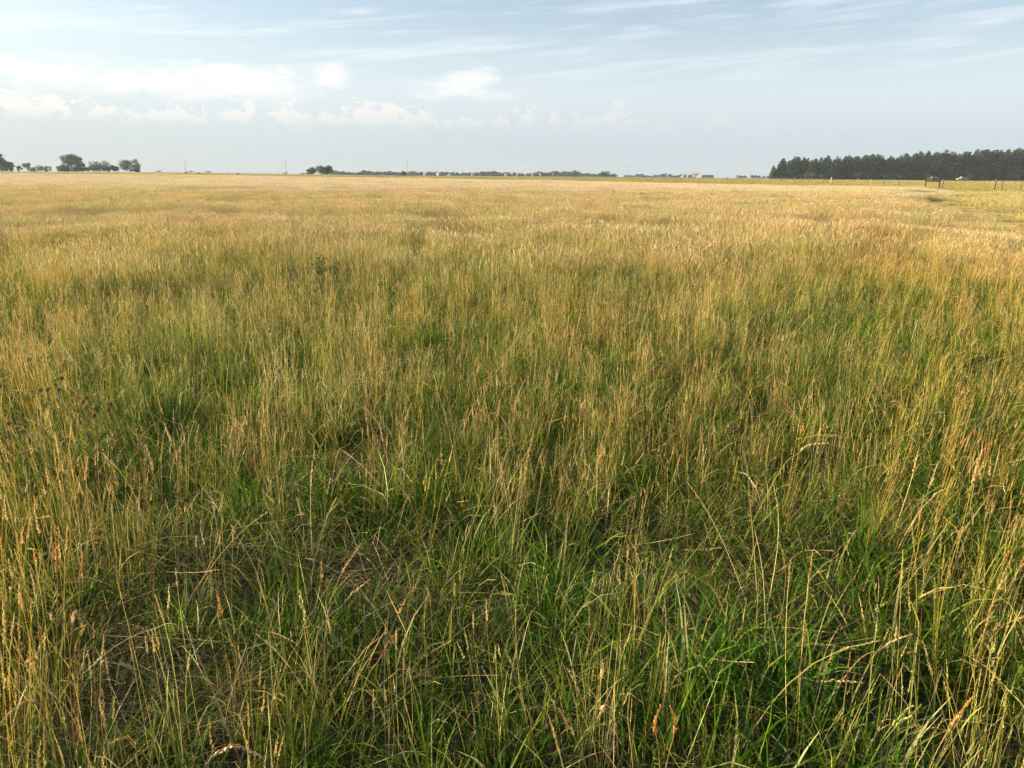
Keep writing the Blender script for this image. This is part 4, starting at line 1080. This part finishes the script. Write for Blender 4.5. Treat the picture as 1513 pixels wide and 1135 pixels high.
# high thin veil, thicker low down and towards the sun
left = smooth(AZ, 12, -42)
veil = math_('MULTIPLY', math_('ADD', .30, math_('MULTIPLY', smooth(EL, 11, 4.5), .55)), math_('ADD', .9, math_('MULTIPLY', left, .12)))
K = .385
def kc(*q): return tuple(K * v for v in q)
veilcol = mixc(left, kc(.66, .73, .80), kc(.69, .765, .81))
c = mixc(veil, c, veilcol)
# cirrus streaks
s1 = noise(.055, .75, 3.1, 5, .62, -.045, .6)
s2 = noise(.11, 1.3, 9.4, 3, .6, -.10, .8)
ci = math_('MULTIPLY', smooth(math_('ADD', math_('MULTIPLY', s1, .65), math_('MULTIPLY', s2, .35)), .47, .64), smooth(EL, 4.6, 7.5))
c = mixc(math_('MULTIPLY', ci, .55), c, mixc(left, kc(.72, .78, .83), kc(.86, .89, .90)))
# broad white bank at the left, two puffs
nb = noise(.30, .9, 5.5, 5, .62)
def puff(az, el, ra, re, wgt, slope=0.0, cc=(.335, .335, .325), nn=None, k=1.3):
    global c
    d = ell(az, el, ra, re, slope=slope)
    f = smooth(math_('ADD', d, math_('MULTIPLY', math_('SUBTRACT', nn or nb, .5), -k * 2)), 1.10, .22)
    c = mixc(math_('MULTIPLY', f, wgt), c, cc)
def azel(px, py):
    d = ray(px, py).normalized(); return math.degrees(math.atan2(d.x, d.y)), math.degrees(math.asin(d.z))
PX = 1 / 20.0
for px_, py_, wx, wy, wgt, sl in [(60, 106, 140, 17, .8, -.10), (190, 122, 180, 24, .7, -.05), (345, 112, 95, 22, .95, .05), (300, 130, 150, 16, .5, .0), (487, 111, 46, 16, .85, 0), (678, 124, 62, 22, .75, .12), (720, 140, 60, 10, .4, 0), (30, 152, 60, 16, .7, 0), (1420, 38, 60, 16, .12, 0)]:
    a_, e_ = azel(px_, py_); puff(a_, e_, wx * PX, wy * PX, wgt, slope=sl)
# distant cumulus line: individual towers with a ragged top and a base lost in haze
n2 = noise(1.15, 1.5, 2.9, 4, .60, 0, .5)
CUM = [(25, 156, 42, 16), (75, 158, 34, 14), (150, 166, 24, 9), (215, 172, 30, 9), (262, 172, 36, 12), (290, 176, 20, 8), (352, 172, 20, 12), (368, 162, 12, 12), (425, 170, 24, 16), (440, 180, 40, 12), (500, 176, 34, 9), (545, 172, 34, 20), (575, 168, 22, 20), (603, 180, 22, 16), (628, 174, 12, 17), (690, 184, 40, 9), (740, 182, 18, 9), (778, 174, 16, 15), (815, 182, 16, 12), (862, 186, 30, 14), (910, 174, 16, 20), (925, 186, 44, 10), (975, 192, 26, 9), (1062, 186, 20, 14), (1105, 192, 44, 9), (1190, 194, 40, 9), (1248, 198, 34, 12)]
best = None
for px_, py_, wx, wy in CUM:
    a_, e_ = azel(px_, py_); d = ell(a_, e_, wx * PX, wy * PX * 1.05)
    best = d if best is None else math_('MINIMUM', best, d)
cu = smooth(math_('SUBTRACT', best, math_('MULTIPLY', math_('SUBTRACT', n2, .5), 4.2)), .98, .55)
cu = math_('MULTIPLY', cu, smooth(EL, 2.5, 3.7)); cu = math_('MULTIPLY', cu, math_('ADD', .32, math_('MULTIPLY', smooth(AZ, 22, -12), .68)))
c = mixc(math_('MULTIPLY', cu, .92), c, mixc(left, kc(.80, .765, .74), kc(1.0, .95, .87)))
# grey-blue murk low on the horizon
c = mixc(math_('MULTIPLY', smooth(EL, 5.8, 1.2), .93), c, mixc(left, kc(.53, .60, .65), kc(.62, .665, .665)))
L.new(c, bg.inputs[0]); bg.inputs[1].default_value = 1.0
w.cycles.sampling_method = 'MANUAL'; w.cycles.sample_map_resolution = 512

HAZE = True
if HAZE:
    g = GB(); g.box((0, 1400, -8.5), (7000, 9000, 0), (1, 1, 1)) if False else g.box((0, 0, 2.0), (3900, 3900, 32.0), (1, 1, 1))
    m, nt2, N2, L2 = newmat('haze_air'); o2 = N2.new('ShaderNodeOutputMaterial'); pv = N2.new('ShaderNodeVolumePrincipled')
    pv.inputs['Density'].default_value = .00026; pv.inputs['Color'].default_value = (.46, .55, .64, 1); pv.inputs['Anisotropy'].default_value = 0.0
    L2.new(pv.outputs[0], o2.inputs['Volume'])
    tag(g.build('haze', m), 'thin summer haze over the plain', None, None, 'stuff')

scene.render.engine = 'CYCLES'
cy = scene.cycles
cy.max_bounces = 5; cy.diffuse_bounces = 3; cy.glossy_bounces = 1; cy.transmission_bounces = 3; cy.volume_bounces = 0; cy.transparent_max_bounces = 4
cy.use_denoising = True; cy.denoiser = 'OPENIMAGEDENOISE'; cy.denoising_input_passes = 'RGB_ALBEDO_NORMAL'; cy.denoising_prefilter = 'NONE'; cy.sample_clamp_indirect = 4
cy.use_adaptive_sampling = True; cy.adaptive_threshold = 0.03; cy.adaptive_min_samples = 32
cy.use_light_tree = False
scene.view_settings.view_transform = 'Standard'; scene.view_settings.look = 'None'
scene.view_settings.exposure = 1.66; scene.view_settings.gamma = 1
